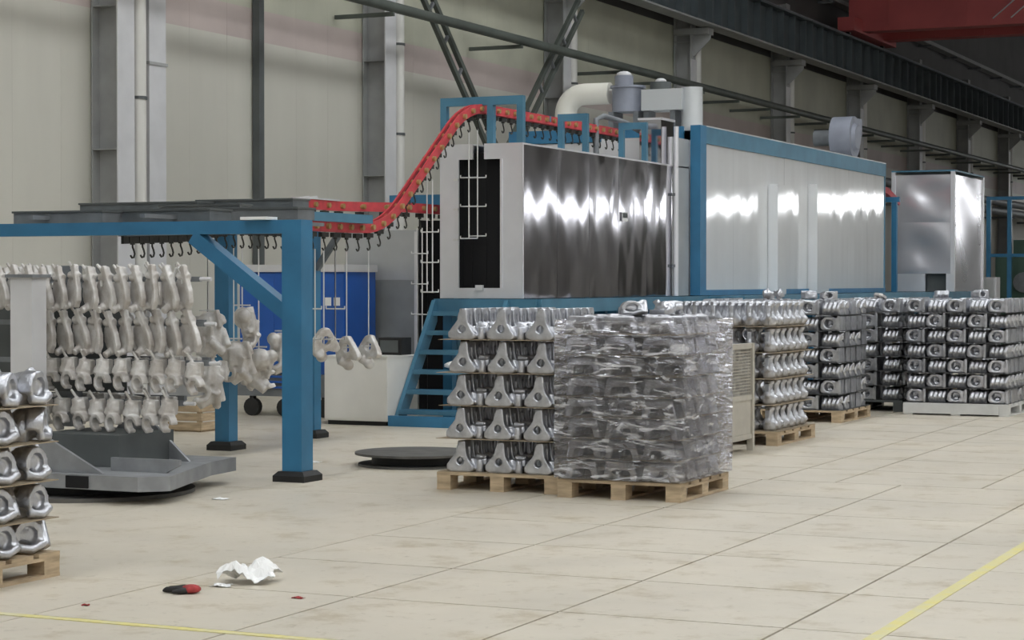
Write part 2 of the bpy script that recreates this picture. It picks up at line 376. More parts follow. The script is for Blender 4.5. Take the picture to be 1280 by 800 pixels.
# ------------------------------------------------------------------ steel columns, downpipes, middle posts
def column_mesh():
    m = MB(); H = 9.0; d = 0.42; b = 0.34
    m.box(d - 0.02, d, -b / 2, b / 2, 0, H); m.box(0.0, 0.02, -b / 2, b / 2, 0, H); m.box(0.02, d - 0.02, -0.01, 0.01, 0, H)
    for z in (1.5, 3.4, 5.3, 7.2): m.box(0.02, d - 0.02, -b / 2, b / 2, z, z + 0.012)
    return m.mesh('column_shaft', 'colgrey')
csh = column_mesh()
ccl = MB().box(0.421, 0.44, -0.19, 0.19, 0, 6.8).mesh('lit_flange', 'collight')  # light slab; the column's lit front face put into colour
cbr = MB().box(0.0, 0.85, -0.19, 0.19, 7.36, 7.5).prism([(0.42, 7.36), (0.85, 7.36), (0.85, 7.25), (0.42, 6.85)], (0, 0, 0), (1, 0, 0), (0, 0, 1), 0.03).mesh('girder_bracket', 'colgrey')
cbs = MB().box(-0.0, 0.56, -0.2, 0.2, 0, 0.03).mesh('base_plate', 'dull')
cols = []
for i in range(10):
    y = COL0 + SP * i
    r = thing('steel_column', 'grey steel H column, %s along the cream wall counting away from the casting rack' % ORDW[i], 'column', (WX + 0.02, y, 0), 'steel columns along the panel wall')
    for nm, me in (('shaft', csh), ('lit_flange', ccl), ('girder_bracket', cbr), ('base_plate', cbs)): place(nm, me, (WX + 0.02, y, 0), parent=r)
    cols.append(r)
    d = thing('downpipe', 'white rain downpipe beside the %s wall column counting away from the casting rack' % ORDW[i], 'pipe', (WX + 0.40, y + 0.36, 0), 'white downpipes beside the columns')
    MB().cyl((WX + 0.40, y + 0.36, 0), (WX + 0.40, y + 0.36, 7.2), 0.11, 14).build('pipe', 'pvc', d, 40)
    for z in (2.2, 4.1, 5.6):
        MB().cyl((WX + 0.40, y + 0.36, z), (WX + 0.40, y + 0.36, z + 0.04), 0.125, 14).box(WX + 0.02, WX + 0.30, y + 0.34, y + 0.38, z, z + 0.03).build('clip', 'postdark', d)
    if i < 1:
        d2 = thing('cable_duct', 'pale grey square cable duct beside the %s wall column counting from the casting rack' % ORDW[i], 'duct', (WX + 0.32, y + 0.85, 0), 'cable ducts beside the columns')
        MB().box(WX + 0.02, WX + 0.4, y + 0.62, y + 1.02, 0, 7.3).build('duct', 'collight', d2)
        for z in (2.6, 4.6): MB().box(WX + 0.02, WX + 0.42, y + 0.60, y + 1.04, z, z + 0.04).build('band', 'colgrey', d2)
mp = thing('wall_post', 'dark grey square post on the wall midway between two steel columns', 'post', (WX + 0.14, 26.75, 0))
MB().box(WX + 0.02, WX + 0.14, 26.68, 26.82, 0, 9).build('shaft', 'postdark', mp); MB().box(WX + 0.02, WX + 0.26, 26.58, 26.92, 0, 0.03).build('base_plate', 'postdark', mp)

# ------------------------------------------------------------------ crossed wind bracing between two columns
br = thing('wind_brace', 'crossed laced steel wind bracing between two wall columns', 'brace', (WX + 0.75, 34.4, 0.3))
y1, y2 = COL0 + SP + 0.17, COL0 + 2 * SP - 0.17
for dy, (pa, pb) in enumerate((((y1, 7.1), (y2, 0.5)), ((y2, 7.1), (y1, 0.5)))):
    x = WX + 0.70 + 0.11 * dy
    a = Vector((x, pa[0], pa[1])); b = Vector((x, pb[0], pb[1])); d = (b - a).normalized(); s = Vector((0, -d.z, d.y)) * 0.14
    for q in (1, -1): MB().beam(a + s * q, b + s * q, 0.09, 0.075, (1, 0, 0)).build('brace_angle', 'pipe', br)
    L = (b - a).length
    for k in range(int(L / 0.75)):
        c = a + d * (0.4 + 0.75 * k); MB().beam(c + s * 0.8, c - s * 0.8, 0.05, 0.05, (1, 0, 0)).build('batten', 'dull', br)

# ------------------------------------------------------------------ long dark pipe on brackets, twin ducts low on the wall
lp = thing('wall_pipe', 'long dark pipe on brackets running along the cream wall', 'pipe', (-15.45, 45, 6.04))
MB().cyl((-15.45, 20, 6.04), (-15.45, 98, 6.04), 0.085, 12).build('pipe', 'pipe', lp, 40)
for i in range(27):
    y = 24.2 + i * 2.5
    if 31 < y < 33 or 35.9 < y < 37.6 or min(abs(y - (COL0 + SP * q)) for q in range(10)) < 0.3: continue
    MB().box(WX + 0.03, -15.4, y - 0.03, y + 0.03, 5.89, 5.955).build('bracket', 'pipe', lp)
p0 = onX(1100, 186, -15.4)
dp = thing('service_duct', 'grey round service duct low along the far wall beyond the oven', 'duct', (-15.3, 60, 0))
for z in (4.6, 4.25): MB().cyl((-15.3, 40, z), (-15.3, 98, z), 0.14, 12).build('pipe', 'dull', dp, 40)
for i in range(7): MB().box(WX + 0.03, -15.1, 41.55 + i * 7.5, 41.63 + i * 7.5, 4.05, 4.12).build('bracket', 'dull', dp)

hp = thing('cable_tray', 'pale cable tray high on the upper wall above the crane runway', 'tray', (WX + 0.3, 70, 9.7))
MB().box(WX + 0.2, WX + 0.5, 44, 98, 9.62, 9.74).build('tray', 'colgrey', hp)
for i in range(13): MB().box(WX + 0.03, WX + 0.5, 45 + i * 4, 45.08 + i * 4, 9.55, 9.615).build('bracket', 'dull', hp)
# ------------------------------------------------------------------ crane runway girders and red bridge crane
gx = WX + 0.85
for i in range(9):
    y0 = COL0 + SP * i
    g = thing('runway_girder', 'slate grey stiffened crane runway girder over the %s wall bay from the casting rack' % ORDW[i], 'girder', (gx, y0 + SP / 2, 7.53), 'crane runway girders')
    MB().box(gx - 0.012, gx + 0.012, y0 + 0.02, y0 + SP - 0.02, 7.57, 8.5).build('web', 'girder', g)
    MB().box(gx - 0.2, gx + 0.2, y0 + 0.02, y0 + SP - 0.02, 7.53, 7.57).build('flange', 'colgrey', g)
    MB().box(gx - 0.25, gx + 0.25, y0 + 0.02, y0 + SP - 0.02, 8.5, 8.54).build('flange', 'girder', g)
    MB().box(gx - 0.04, gx + 0.04, y0 + 0.02, y0 + SP - 0.02, 8.54, 8.66).build('rail', 'dull', g)
    for k in range(8):
        yy = y0 + 0.3 + k * 0.98
        MB().box(gx + 0.013, gx + 0.18, yy - 0.02, yy + 0.02, 7.571, 8.499).build('stiffener', 'girder', g)
cr = thing('bridge_crane', 'red overhead bridge crane spanning the hall on the runway', 'crane', (0, 58, 8.66))
for yy in (58.0, 60.4):
    MB().box(gx - 0.1, XR - 1.2, yy - 0.3, yy + 0.3, 8.78, 9.75).build('bridge_girder', 'cranered', cr)
    for k in range(14): MB().box(gx + 1.0 + k * 2.2, gx + 1.06 + k * 2.2, yy - 0.33, yy - 0.301, 8.8, 9.73).build('stiffener', 'cranered', cr)
MB().box(gx - 0.18, gx + 0.3, 56.8, 61.6, 8.72, 9.1).build('end_carriage', 'cranered', cr)
for yy in (57.3, 61.1): MB().cyl((gx - 0.05, yy, 8.86), (gx + 0.05, yy, 8.86), 0.19, 16).build('wheel', 'darkiron', cr)
for k in (0, 0.5): MB().beam((gx + 4.0 + k, 57.66, 8.95), (gx + 4.9 + k, 57.66, 9.7), 0.02, 0.1, (0, 1, 0)).build('pale_stripe', 'collight', cr)
MB().box(-9.2, -7.6, 58.35, 60.05, 9.2, 10.2).build('hoist_trolley', 'dull', cr)

# ------------------------------------------------------------------ yellow floor lines
struct(MB().box(-2.455, -2.385, 3.0, 50, 0.0005, 0.004).build('trim_1', 'yellow'))
struct(MB().box(-9.5, -2.47, 8.19, 8.25, 0.0005, 0.004).build('trim_2', 'yellow'))

# ================================================================== PAINT LINE
Y0 = 22.1
XL = onY(550, 300, Y0).x; XRt = onY(653, 300, Y0).x                    # stainless tunnel, left and right side
ZP = onY(600, 373, Y0).z; ZT = onY(653, 178, Y0).z
YE = onX(861, 300, XRt).y; YV = onX(841, 300, XRt).y                                              # its far end
XO = XRt + 0.14                                                        # oven side plane
YO0 = onX(874, 300, XO).y; YO1 = onX(1106, 300, XO).y
ZO = onX(874, 157, XO).z
XOL = XO - 3.0; YE = min(YE, YO0 - 0.02); XE = XRt + 0.77; YPE = onX(1228, 300, XE).y + 0.1
# platform
pf = thing('steel_platform', 'blue steel platform on legs carrying the tunnel and oven', 'platform', (XL + 1, Y0 - 0.05, 0))
zp = ZP - 0.01
MB().box(XL, XRt + 0.25, Y0 - 0.12, YO0 - 0.02, zp - 0.05, zp).build('deck', 'blue2', pf)
MB().box(XOL, XRt + 0.78, YO0 - 0.02, YPE, zp - 0.05, zp).build('deck', 'blue2', pf)
MB().box(XL, XRt + 0.25, Y0 - 0.17, Y0 - 0.121, zp - 0.16, zp + 0.005).build('edge_beam', 'blue2', pf)
MB().box(XRt + 0.251, XRt + 0.3, Y0 - 0.12, YO0 - 0.05, zp - 0.16, zp + 0.005).build('edge_beam', 'blue2', pf)
MB().box(XRt + 0.781, XRt + 0.83, YO0 - 0.02, YPE, zp - 0.16, zp + 0.005).build('edge_beam', 'blue2', pf)
for yy in (Y0 + 0.1, Y0 + 2.6, Y0 + 5.0):
    for xx in (XL + 0.08, XRt + 0.12): MB().box(xx - 0.06, xx + 0.06, yy - 0.06, yy + 0.06, 0, zp - 0.051).build('leg', 'blue', pf)
for k in range(8):
    for xx in (XOL + 0.15, XO): MB().box(xx - 0.06, xx + 0.06, YO0 + 0.6 + k * 2.5 - 0.06, YO0 + 0.6 + k * 2.5 + 0.06, 0, zp - 0.051).build('leg', 'blue', pf)
# stainless tunnel
tn = thing('stainless_tunnel', 'mirror stainless steel paint tunnel with tall black slot in its end', 'paint booth', ((XL + XRt) / 2, Y0, ZP))
sx0, sx1 = onY(573, 300, Y0).x, onY(627, 300, Y0).x
sz0, sz1 = onY(600, 360, Y0).z, onY(600, 199, Y0).z
nx0, nx1 = onY(591, 190, Y0).x, onY(605, 190, Y0).x
def fpanel(x0, x1, z0, z1, m='stainless_flat', nm='front_panel'): return MB().box(x0, x1, Y0, Y0 + 0.03, z0, z1).build(nm, m, tn)
fpanel(XL, sx0, ZP, ZT); fpanel(sx1, XRt, ZP, ZT); fpanel(sx0, sx1, ZP, sz0); fpanel(sx0, nx0, sz1, ZT); fpanel(nx1, sx1, sz1, ZT)
for x in (sx0, sx1): MB().box(x - 0.012, x + 0.012, Y0 - 0.02, Y0, sz0, sz1).build('slot_trim', 'stainless_flat', tn)
MB().box(XRt - 0.02, XRt + 0.006, Y0 - 0.006, Y0 + 0.03, ZP, ZT).build('corner_trim', 'stainless_flat', tn)
npan = 5; L = (YV - Y0 - 0.03) / npan
MB().box(XRt - 0.02, XRt, YV + 0.003, YE, ZP, ZO - 0.2).build('end_riser', 'greysteel', tn)
MB().box(XL, XRt - 0.021, YV + 0.003, YV + 0.02, ZT + 0.001, ZO - 0.2).build('end_riser', 'stainless_flat', tn)
for k in range(npan):
    a = Y0 + 0.031 + k * L; m = MB(); nu, nv = 16, 20; t = rnd.uniform(-0.004, 0.004); ph = rnd.uniform(0, 6)
    vs = []; fs = []
    for i in range(nu + 1):
        for j in range(nv + 1):
            u = i / nu; v = j / nv
            yy = (k + u) * L; dx = 0.0016 * math.sin(yy * 4.3 + 1.0) * math.sin(v * 4.6 + 0.6) + 0.0016 * math.sin(yy * 9.7 + ph * 0.3) * math.sin(v * 8.3 + ph) + 0.0005 * math.sin(yy * 23 + ph) * math.sin(v * 13) + 0.0035 * max(0, v - 0.86) * 7 * math.sin(yy * 6 + 2) + 0.3 * t * (u - 0.5)
            vs.append((XRt + dx - 0.006, a + 0.003 + u * (L - 0.006), ZP + v * (ZT - ZP)))
    fs = [(i * (nv + 1) + j, (i + 1) * (nv + 1) + j, (i + 1) * (nv + 1) + j + 1, i * (nv + 1) + j + 1) for i in range(nu) for j in range(nv)]
    m.add(vs, fs); o = m.build('side_panel', 'stainless', tn, 60)
    if o.data.polygons[0].normal.x < 0: o.data.flip_normals()
MB().box(XRt - 0.04, XRt - 0.02, Y0 + 0.03, YE, ZP, ZT).build('inner_frame', 'dull', tn)
MB().box(XL, XL + 0.02, Y0 + 0.03, YE, ZP, ZT).build('side_panel', 'stainless_flat', tn)
MB().box(XL, nx0, Y0 + 0.0305, YE, ZT - 0.02, ZT).build('roof_sheet', 'stainless_flat', tn)
MB().box(nx1, XRt, Y0 + 0.0305, YE, ZT - 0.02, ZT).build('roof_sheet', 'stainless_flat', tn)
for k in range(6):                                                     # black strips added to paint the dark inside the slot
    x = sx0 + (sx1 - sx0) * k / 6
    MB().box(x - 0.01, x + (sx1 - sx0) / 6 + 0.01, Y0 + 0.16 + 0.012 * (k % 2), Y0 + 0.166 + 0.012 * (k % 2), ZP + 0.01, ZT - 0.1).build('shade_strip', 'black', tn)
MB().box(sx0 - 0.02, sx1 + 0.02, Y0 + 0.031, Y0 + 0.25, ZP + 0.001, ZP + 0.006).build('shade_sheet', 'black', tn)  # black sheets round the slot paint its inner shade
for x in (sx0 - 0.03, sx1 + 0.03): MB().box(x - 0.01, x + 0.01, Y0 + 0.031, Y0 + 0.25, ZP + 0.01, ZT - 0.03).build('shade_sheet', 'black', tn)
c = onY(600, 358, Y0); MB().box(c.x - 0.05, c.x + 0.05, Y0 - 0.03, Y0 - 0.001, sz0 - 0.03, sz0 + 0.035).build('guide_block', 'collight', tn)
c = onX(780, 271, XRt); st = MB().box(XRt + 0.012, XRt + 0.016, c.y - 0.1, c.y + 0.1, c.z - 0.06, c.z + 0.06).build('sticker', 'paper', tn)
MB().box(XRt + 0.0165, XRt + 0.018, c.y - 0.085, c.y + 0.085, c.z - 0.015, c.z + 0.05).build('print', 'postdark', st)
for zz in (300, 262, 225): 
    c = onY(571, zz, Y0); MB().box(c.x - 0.03, c.x + 0.03, Y0 - 0.04, Y0 - 0.021, c.z - 0.012, c.z + 0.012).build('latch', 'rod', tn)
# portal frames on the tunnel roof
def portal(y, xa, xb, ztop, w=0.07, extra=None, label=''):
    t = thing('track_portal', label, 'frame', ((xa + xb) / 2, y, ZT))
    for x in [xa, xb] + (extra or []): MB().box(x - w / 2, x + w / 2, y - w / 2, y + w / 2, ZT, ztop - w).build('post', 'blue2', t)
    MB().box(min(xa, *(extra or [xa])) - w / 2, xb + w / 2, y - w / 2, y + w / 2, ztop - w, ztop + 0.02).build('crossbar', 'blue2', t)
ZPo = onY(600, 123, Y0).z; XTi = onY(612, 150, Y0).x
portal(Y0 + 0.05, XTi, XRt - 0.04, ZPo, 0.08, [XL + 0.04], 'wide light blue portal frame over the slotted end of the stainless tunnel')
Yp2 = onX(732, 160, XRt - 0.04).y; portal(Yp2, XTi + 0.05, XRt - 0.04, onX(732, 143, XRt).z, 0.07, None, 'narrow light blue portal frame midway along the stainless tunnel roof')
Yp3 = onX(806, 160, XRt - 0.04).y; portal(Yp3, XTi + 0.05, XRt - 0.04, onX(806, 154, XRt).z, 0.07, None, 'narrow light blue portal frame on the tunnel roof next to the stainless flue')
# flue + bright vertical pipe at the tunnel end
c0 = onX(830, 200, XRt - 0.2)
f = thing('flue', 'rectangular stainless flue standing on the far end of the tunnel roof', 'flue', (c0.x, c0.y - 0.3, ZT))
zt = onX(828, 153, XRt - 0.2).z
MB().box(c0.x - 0.16, c0.x + 0.16, c0.y - 0.55, c0.y - 0.05, ZT, zt).build('duct', 'stainless', f)
MB().box(c0.x - 0.18, c0.x + 0.18, c0.y - 0.57, c0.y - 0.03, zt, zt + 0.03).build('flange', 'stainless_flat', f)
f = thing('conduit', 'bright stainless vertical conduit where the tunnel meets the oven', 'pipe', (XRt + 0.05, YV, ZP))
MB().cyl((XRt + 0.05, YV, ZP), (XRt + 0.05, YV, onX(840, 158, XRt).z), 0.035, 12).build('tube', 'stainless_flat', f, 40)
for z in (ZP + 0.4, ZP + 1.4): MB().box(XRt + 0.003, XRt + 0.05, YV - 0.04, YV + 0.04, z, z + 0.04).build('clip', 'dull', f)
# curing oven
ov = thing('curing_oven', 'long white panelled curing oven with blue corner frame', 'oven', (XO, YO0, ZP))
zb = ZP + 0.0
npo = 8; Lp = (YO1 - YO0 - 0.25) / npo
for k in range(npo):
    a = YO0 + 0.25 + k * Lp
    nu, nv = 22, 12; vs = []; ph = rnd.uniform(0, 6)
    for i in range(nu + 1):
        for j in range(nv + 1):
            u = i / nu; v = j / nv; yy = (k + u) * Lp
            dx = (0.0011 * math.sin(yy * 7.1 + 0.5) + 0.0005 * math.sin(yy * 19.0 + ph) + 0.0004 * math.sin(yy * 41.0)) * math.sin(v * 5.2 + 0.3) * (1 + 1.2 * yy / 10) + 0.0012 * math.sin(v * 3.0 + ph)
            vs.append((XO - 0.004 + dx, a + 0.002 + u * (Lp - 0.004), zb + 0.08 + v * (ZO - 0.32 - zb)))
    o = MB().add(vs, [(i * (nv + 1) + j, (i + 1) * (nv + 1) + j, (i + 1) * (nv + 1) + j + 1, i * (nv + 1) + j + 1) for i in range(nu) for j in range(nv)]).build('side_panel', 'whitepanel', ov, 60)
    if o.data.polygons[0].normal.x < 0: o.data.flip_normals()
MB().box(XO - 0.06, XO + 0.02, YO0, YO1, ZO - 0.24, ZO).build('top_rail', 'blue2', ov)
MB().box(XO - 0.06, XO + 0.02, YO0, YO1, zb, zb + 0.08).build('bottom_rail', 'blue', ov)
MB().box(XO - 0.13, XO + 0.021, YO0 - 0.015, YO0 + 0.25, zb, ZO + 0.01).build('corner_post', 'blue', ov)
MB().box(XO - 0.06, XO + 0.01, YO1 - 0.06, YO1 + 0.002, zb + 0.08, ZO - 0.24).build('corner_post', 'blue2', ov)
MB().box(XOL, XO - 0.25, YO0 + 0.0, YO0 + 0.06, ZO - 0.19, ZO).build('end_rail', 'blue', ov)
MB().box(XOL, XO - 0.131, YO0 + 0.03, YO0 + 0.06, zb, ZO - 0.2).build('end_panel', 'stainless_flat', ov)
MB().box(XOL, XOL + 0.05, YO0 + 0.06, YO1, zb, ZO).build('side_panel', 'whitepanel', ov)
MB().box(XOL, XO - 0.06, YO0 + 0.061, YO1, ZO - 0.06, ZO - 0.01).build('roof_sheet', 'ductgrey', ov)
MB().box(XOL + 0.06, XO - 0.06, YO1 - 0.05, YO1, zb, ZO - 0.07).build('end_panel', 'whitepanel', ov)
MB().box(XO - 0.03, XO - 0.012, YO0 + 0.25, YO1 - 0.07, zb + 0.08, ZO - 0.24).build('inner_frame', 'dull', ov)
MB().box(XO - 0.12, XO + 0.02, YO0 + 0.25, YO1, ZO + 0.001, ZO + 0.02).build('roof_flashing', 'ductgrey', ov)
for (pa, pb) in ((960, 979), (1010, 1032)):
    ya, yb = onX(pa, 300, XO).y, onX(pb, 300, XO).y; zt = onX((pa + pb) / 2, 232, XO).z
    MB().box(XO + 0.001, XO + 0.16, ya, yb - 0.35, zb + 0.001, zt).build('air_duct', 'whitepanel', ov)
for p_, y_ in ((1127, 0), ):
    pass
# fan plant on the roof
def roofp(px, Y): return onY(px, 150, Y)
YF = YO0 + 1.1
e = thing('elbow_duct', 'cream round elbow duct rising from the roof behind the portal frames', 'duct', (onY(707, 150, YF).x, YF, ZO - 0.01))
xv = onY(707, 150, YF).x; zt = onY(707, 119, YF).z; xh = onY(763, 120, YF).x
path = [(xv, YF, ZO - 0.01), (xv, YF, zt - 0.3)] + [(xv + 0.3 - 0.3 * math.cos(a), YF, zt - 0.3 + 0.3 * math.sin(a)) for a in [PI / 2 * i / 8 for i in range(1, 9)]] + [(xh, YF, zt)]
MB().tube(path, 0.165, 18).build('duct', 'ductwhite', e, 50)
MB().cyl((xv, YF, ZO - 0.009), (xv, YF, ZO + 0.05), 0.21, 18).build('flange', 'ductwhite', e, 40)
def px_x(px): return onY(px, 130, YF).x
def px_z(py): return onY(800, py, YF).z
b = thing('exhaust_blower', 'blue grey roof blower with upright motor beside the cream elbow duct', 'blower', (px_x(785), YF, ZO - 0.01))
MB().cyl((px_x(785), YF, px_z(140)), (px_x(785), YF, px_z(110)), 0.24, 24).build('housing', 'motor', b, 40)
MB().cyl((px_x(785), YF, px_z(110) + 0.001), (px_x(785), YF, px_z(107)), 0.27, 24).build('cover', 'motor', b, 40)
mo = MB().cyl((px_x(780), YF, px_z(107) + 0.001), (px_x(780), YF, px_z(94)), 0.14, 16).build('motor', 'motor', b, 40)
MB().ball((px_x(780), YF, px_z(93)), (0.12, 0.12, 0.06)).build('cowl', 'collight', mo, 60)
for s_ in (-0.2, 0.2): MB().box(px_x(785) + s_ - 0.04, px_x(785) + s_ + 0.04, YF - 0.2, YF + 0.2, ZO - 0.01, px_z(140) + 0.001).build('foot', 'dull', b)
b = thing('box_duct', 'pale grey flat air box with rounded end and second motor on the oven roof', 'duct', (px_x(840), YF, ZO - 0.01))
MB().box(px_x(808), px_x(858), YF - 0.22, YF + 0.22, px_z(140), px_z(114)).build('box', 'ductgrey', b)
MB().cyl((px_x(865), YF, ZO - 0.008), (px_x(865), YF, px_z(112)), 0.16, 20).build('round_end', 'ductgrey', b, 40)
mo = MB().cyl((px_x(826), YF, px_z(114) + 0.001), (px_x(826), YF, px_z(104)), 0.16, 16).build('motor', 'postdark', b, 40)
MB().ball((px_x(826), YF, px_z(103)), (0.09, 0.09, 0.05)).build('cowl', 'collight', mo, 60)
for xx in (812, 845): MB().box(px_x(xx) - 0.04, px_x(xx) + 0.04, YF - 0.15, YF + 0.15, ZO - 0.01, px_z(140) - 0.001).build('foot', 'dull', b)
hc = thing('roof_conduit', 'slanting grey conduit over the portal frames along the tunnel roof', 'pipe', (XRt - 0.3, YE, ZT))
MB().tube([(XRt - 0.55, YV - 1.5, ZT), (XRt - 0.55, YV - 1.5, ZT + 0.55), (XRt - 0.5, YV - 1.35, ZT + 0.6), (XRt - 0.42, YV - 0.75, ZT + 0.55), (XRt - 0.42, YV - 0.02, ZT + 0.45)], 0.04, 10).build('tube', 'dull', hc, 50)
# far blower on the roof
c = onX(1057, 172, XO - 0.7)
b = thing('centrifugal_blower', 'large grey centrifugal blower on the far end of the oven roof', 'blower', (c.x, c.y, ZO - 0.01))
MB().cyl((c.x - 0.22, c.y, c.z), (c.x + 0.18, c.y, c.z), 0.40, 28).build('scroll', 'motor', b, 40)
MB().cyl((c.x + 0.181, c.y, c.z), (c.x + 0.24, c.y, c.z), 0.28, 24, 0.22).build('inlet_ring', 'motor', b, 40)
MB().box(c.x - 0.2, c.x + 0.16, c.y + 0.1, c.y + 0.6, c.z + 0.05, c.z + 0.38).build('outlet', 'motor', b)
MB().cyl((c.x - 0.221, c.y - 0.02, c.z), (c.x - 0.6, c.y - 0.02, c.z), 0.15, 16).build('motor', 'dull', b, 40)
for s_ in (-0.3, 0.3): MB().beam((c.x - 0.1, c.y + s_ * 1.2, ZO - 0.009), (c.x - 0.1, c.y + s_ * 0.5, c.z - 0.25), 0.3, 0.05).build('foot', 'dull', b)
# stainless exit booth
XE = XRt + 0.77
YB0 = onX(1192, 300, XE).y; YB1 = onX(1228, 300, XE).y; xl = onY(1118, 300, YB0).x; zE = onX(1192, 214, XE).z
eb = thing('exit_booth', 'crinkled stainless steel exit booth beyond the white oven', 'booth', ((xl + XE) / 2, YB0, ZP))
def wavy(x0, x1, z0, z1, y, amp, ph, nm, horizontal=True):
    m = MB(); nu, nv = 16, 14; vs = []
    for i in range(nu + 1):
        for j in range(nv + 1):
            u = i / nu; v = j / nv; edge = math.sin(PI * u) ** 0.5 * math.sin(PI * v) ** 0.5
            d = amp * edge * (math.sin(v * 6 + ph) * math.cos(u * 2.2 + ph) + 0.4 * math.sin(u * 7 + v * 4 + ph))
            vs.append((x0 + u * (x1 - x0), y - 0.03 + d, z0 + v * (z1 - z0)) if horizontal else (y - 0.03 + d, x0 + u * (x1 - x0), z0 + v * (z1 - z0)))
    fs = [(i * (nv + 1) + j, (i + 1) * (nv + 1) + j, (i + 1) * (nv + 1) + j + 1, i * (nv + 1) + j + 1) for i in range(nu) for j in range(nv)]
    return m.add(vs, fs).build(nm, 'stainless_bright', eb, 80)
zm = onY(1150, 278, YB0).z; zq = onY(1150, 342, YB0).z
wavy(xl, XE - 0.05, zm, zE - 0.06, YB0, 0.035, 1.0, 'front_panel'); wavy(xl, XE - 0.05, zq, zm, YB0, 0.04, 2.3, 'front_panel')
da, db = onY(1157, 355, YB0).x, onY(1183, 355, YB0).x
MB().box(xl, da, YB0 - 0.03, YB0 - 0.01, ZP, zq).build('front_panel', 'stainless_flat', eb); MB().box(db, XE - 0.05, YB0 - 0.03, YB0 - 0.01, ZP, zq).build('front_panel', 'stainless_flat', eb)
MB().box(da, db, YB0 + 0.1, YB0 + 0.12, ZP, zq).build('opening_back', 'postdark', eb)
wavy(YB0, YB1, ZP, zE - 0.06, XE + 0.03, 0.03, 0.4, 'side_panel', False)
for (x, y) in ((xl, YB0), (XE, YB0), (XE, YB1), (xl, YB1)): MB().box(x - 0.05, x + 0.03, y - 0.06, y + 0.03, ZP, zE).build('corner_post', 'stainless_flat', eb)
MB().box(xl - 0.05, XE + 0.03, YB0 - 0.06, YB1 + 0.03, zE, zE + 0.03).build('roof_sheet', 'blue2', eb)
MB().box(xl - 0.02, xl, YB0 + 0.04, YB1 - 0.07, ZP, zE - 0.06).build('side_panel', 'stainless_flat', eb)
# gap between oven and exit booth: blue posts, red conveyor end
gp = thing('conveyor_portal', 'blue portal with red track end in the gap between oven and exit booth', 'frame', (XO - 0.2, YO1 + 1.2, ZP))
for xx in (XO - 0.1, XO - 0.7): MB().box(xx - 0.05, xx + 0.05, YO1 + 1.1, YO1 + 1.2, ZP, ZP + 1.75).build('post', 'blue', gp)
MB().box(XO - 0.8, XO + 0.0, YO1 + 1.1, YO1 + 1.2, ZP + 1.751, ZP + 1.85).build('crossbar', 'blue', gp)
MB().sweep([(XO - 0.4, YO1 + 0.3, ZP + 2.05), (XO - 0.4, YO1 + 1.6, ZP + 2.0), (XO - 0.4, YO1 + 2.6, ZP + 1.8)], 0.1, 0.12).build('track', 'red', gp)
MB().box(XO - 0.45, XO - 0.35, YO1 + 1.1, YO1 + 1.2, ZP + 1.851, ZP + 1.97).build('bracket', 'darkiron', gp)
# far grey box and blue rail frame to the right of the exit booth
c = onY(1232, 355, YB1 + 1.5)
fb = thing('control_box', 'small pale grey control box beside the exit booth', 'box', (c.x, YB1 + 1.5, ZP))
MB().box(c.x - 0.28, c.x + 0.28, YB1 + 1.3, YB1 + 1.7, 0.02, c.z + 0.15).build('body', 'collight', fb); MB().box(c.x - 0.25, c.x + 0.25, YB1 + 1.28, YB1 + 1.299, 0.3, c.z + 0.1).build('door', 'ductgrey', fb)
gu = thing('guard_frame', 'tall blue tube guard frame beyond the exit booth', 'frame', (onY(1250, 350, 50).x, 50, 0))
xa, xb = onY(1236, 300, 50).x, onY(1262, 300, 50).x; zt = onY(1250, 250, 50).z
for xx in (xa, xb, xb + 1.2): MB().box(xx - 0.05, xx + 0.05, 49.95, 50.05, 0, zt).build('post', 'blue', gu)
for z in (zt, zt * 0.62, 0.5): MB().box(xa - 0.05, xb + 1.25, 49.94, 50.06, z + 0.001, z + 0.08).build('rail', 'blue', gu)
gm = thing('green_machine', 'dark green machine behind the blue guard frame', 'machine', (xb + 0.4, 52, 0))
zz = onY(1260, 318, 52).z
MB().box(xa - 0.1, xb + 1.8, 51.3, 52.6, 0.0, zz).build('body', 'green', gm); MB().box(xa + 0.3, xb + 1.2, 51.5, 52.3, zz + 0.001, zz + 0.35).build('head', 'green', gm)
MB().cyl((xa + 0.6, 51.29, zz * 0.7), (xa + 0.6, 51.2, zz * 0.7), 0.25, 16).build('cover', 'dull', gm, 40)

# ------------------------------------------------------------------ second tunnel lane (grey) at the left
YG = 22.7
gx0, gx1 = onY(432, 350, YG).x, onY(521, 350, YG).x; gx2 = XL - 0.02; zg = onY(470, 290, YG).z; zm = onY(470, 350, YG).z
g2 = thing('grey_tunnel', 'dull grey sheet steel tunnel with black doorway left of the stainless tunnel', 'paint booth', ((gx0 + gx1) / 2, YG, 0))
MB().box(gx0, gx1, YG, YG + 0.03, zm + 0.002, zg).build('front_panel', 'greysteel', g2)
half = (gx0 + gx1) / 2
for a, b in ((gx0, half), (half, gx1)): MB().box(a + 0.001, b - 0.001, YG - 0.004, YG + 0.03, 0, zm).build('front_panel', 'greylow', g2)
MB().box(gx0, gx0 + 0.03, YG + 0.031, YO0 - 0.1, 0, zg).build('side_panel', 'greysteel', g2)
MB().box(gx0, gx1, YG + 0.031, YO0 - 0.1, zg + 0.001, zg + 0.02).build('roof_sheet', 'greysteel', g2)
MB().box(gx1 - 0.02, gx1 + 0.012, YG - 0.03, YG - 0.005, 0, zg).build('door_trim', 'rod', g2)
MB().box(gx1 + 0.02, gx2 - 0.01, YG + 0.25, YG + 0.27, 0, onY(530, 275, YG).z).build('shade_strip', 'black', g2)  # black sheet added to paint the dark of the doorway
MB().box(gx1 + 0.013, gx1 + 0.019, YG + 0.03, YG + 0.25, 0, onY(530, 275, YG).z).build('shade_sheet', 'black', g2)
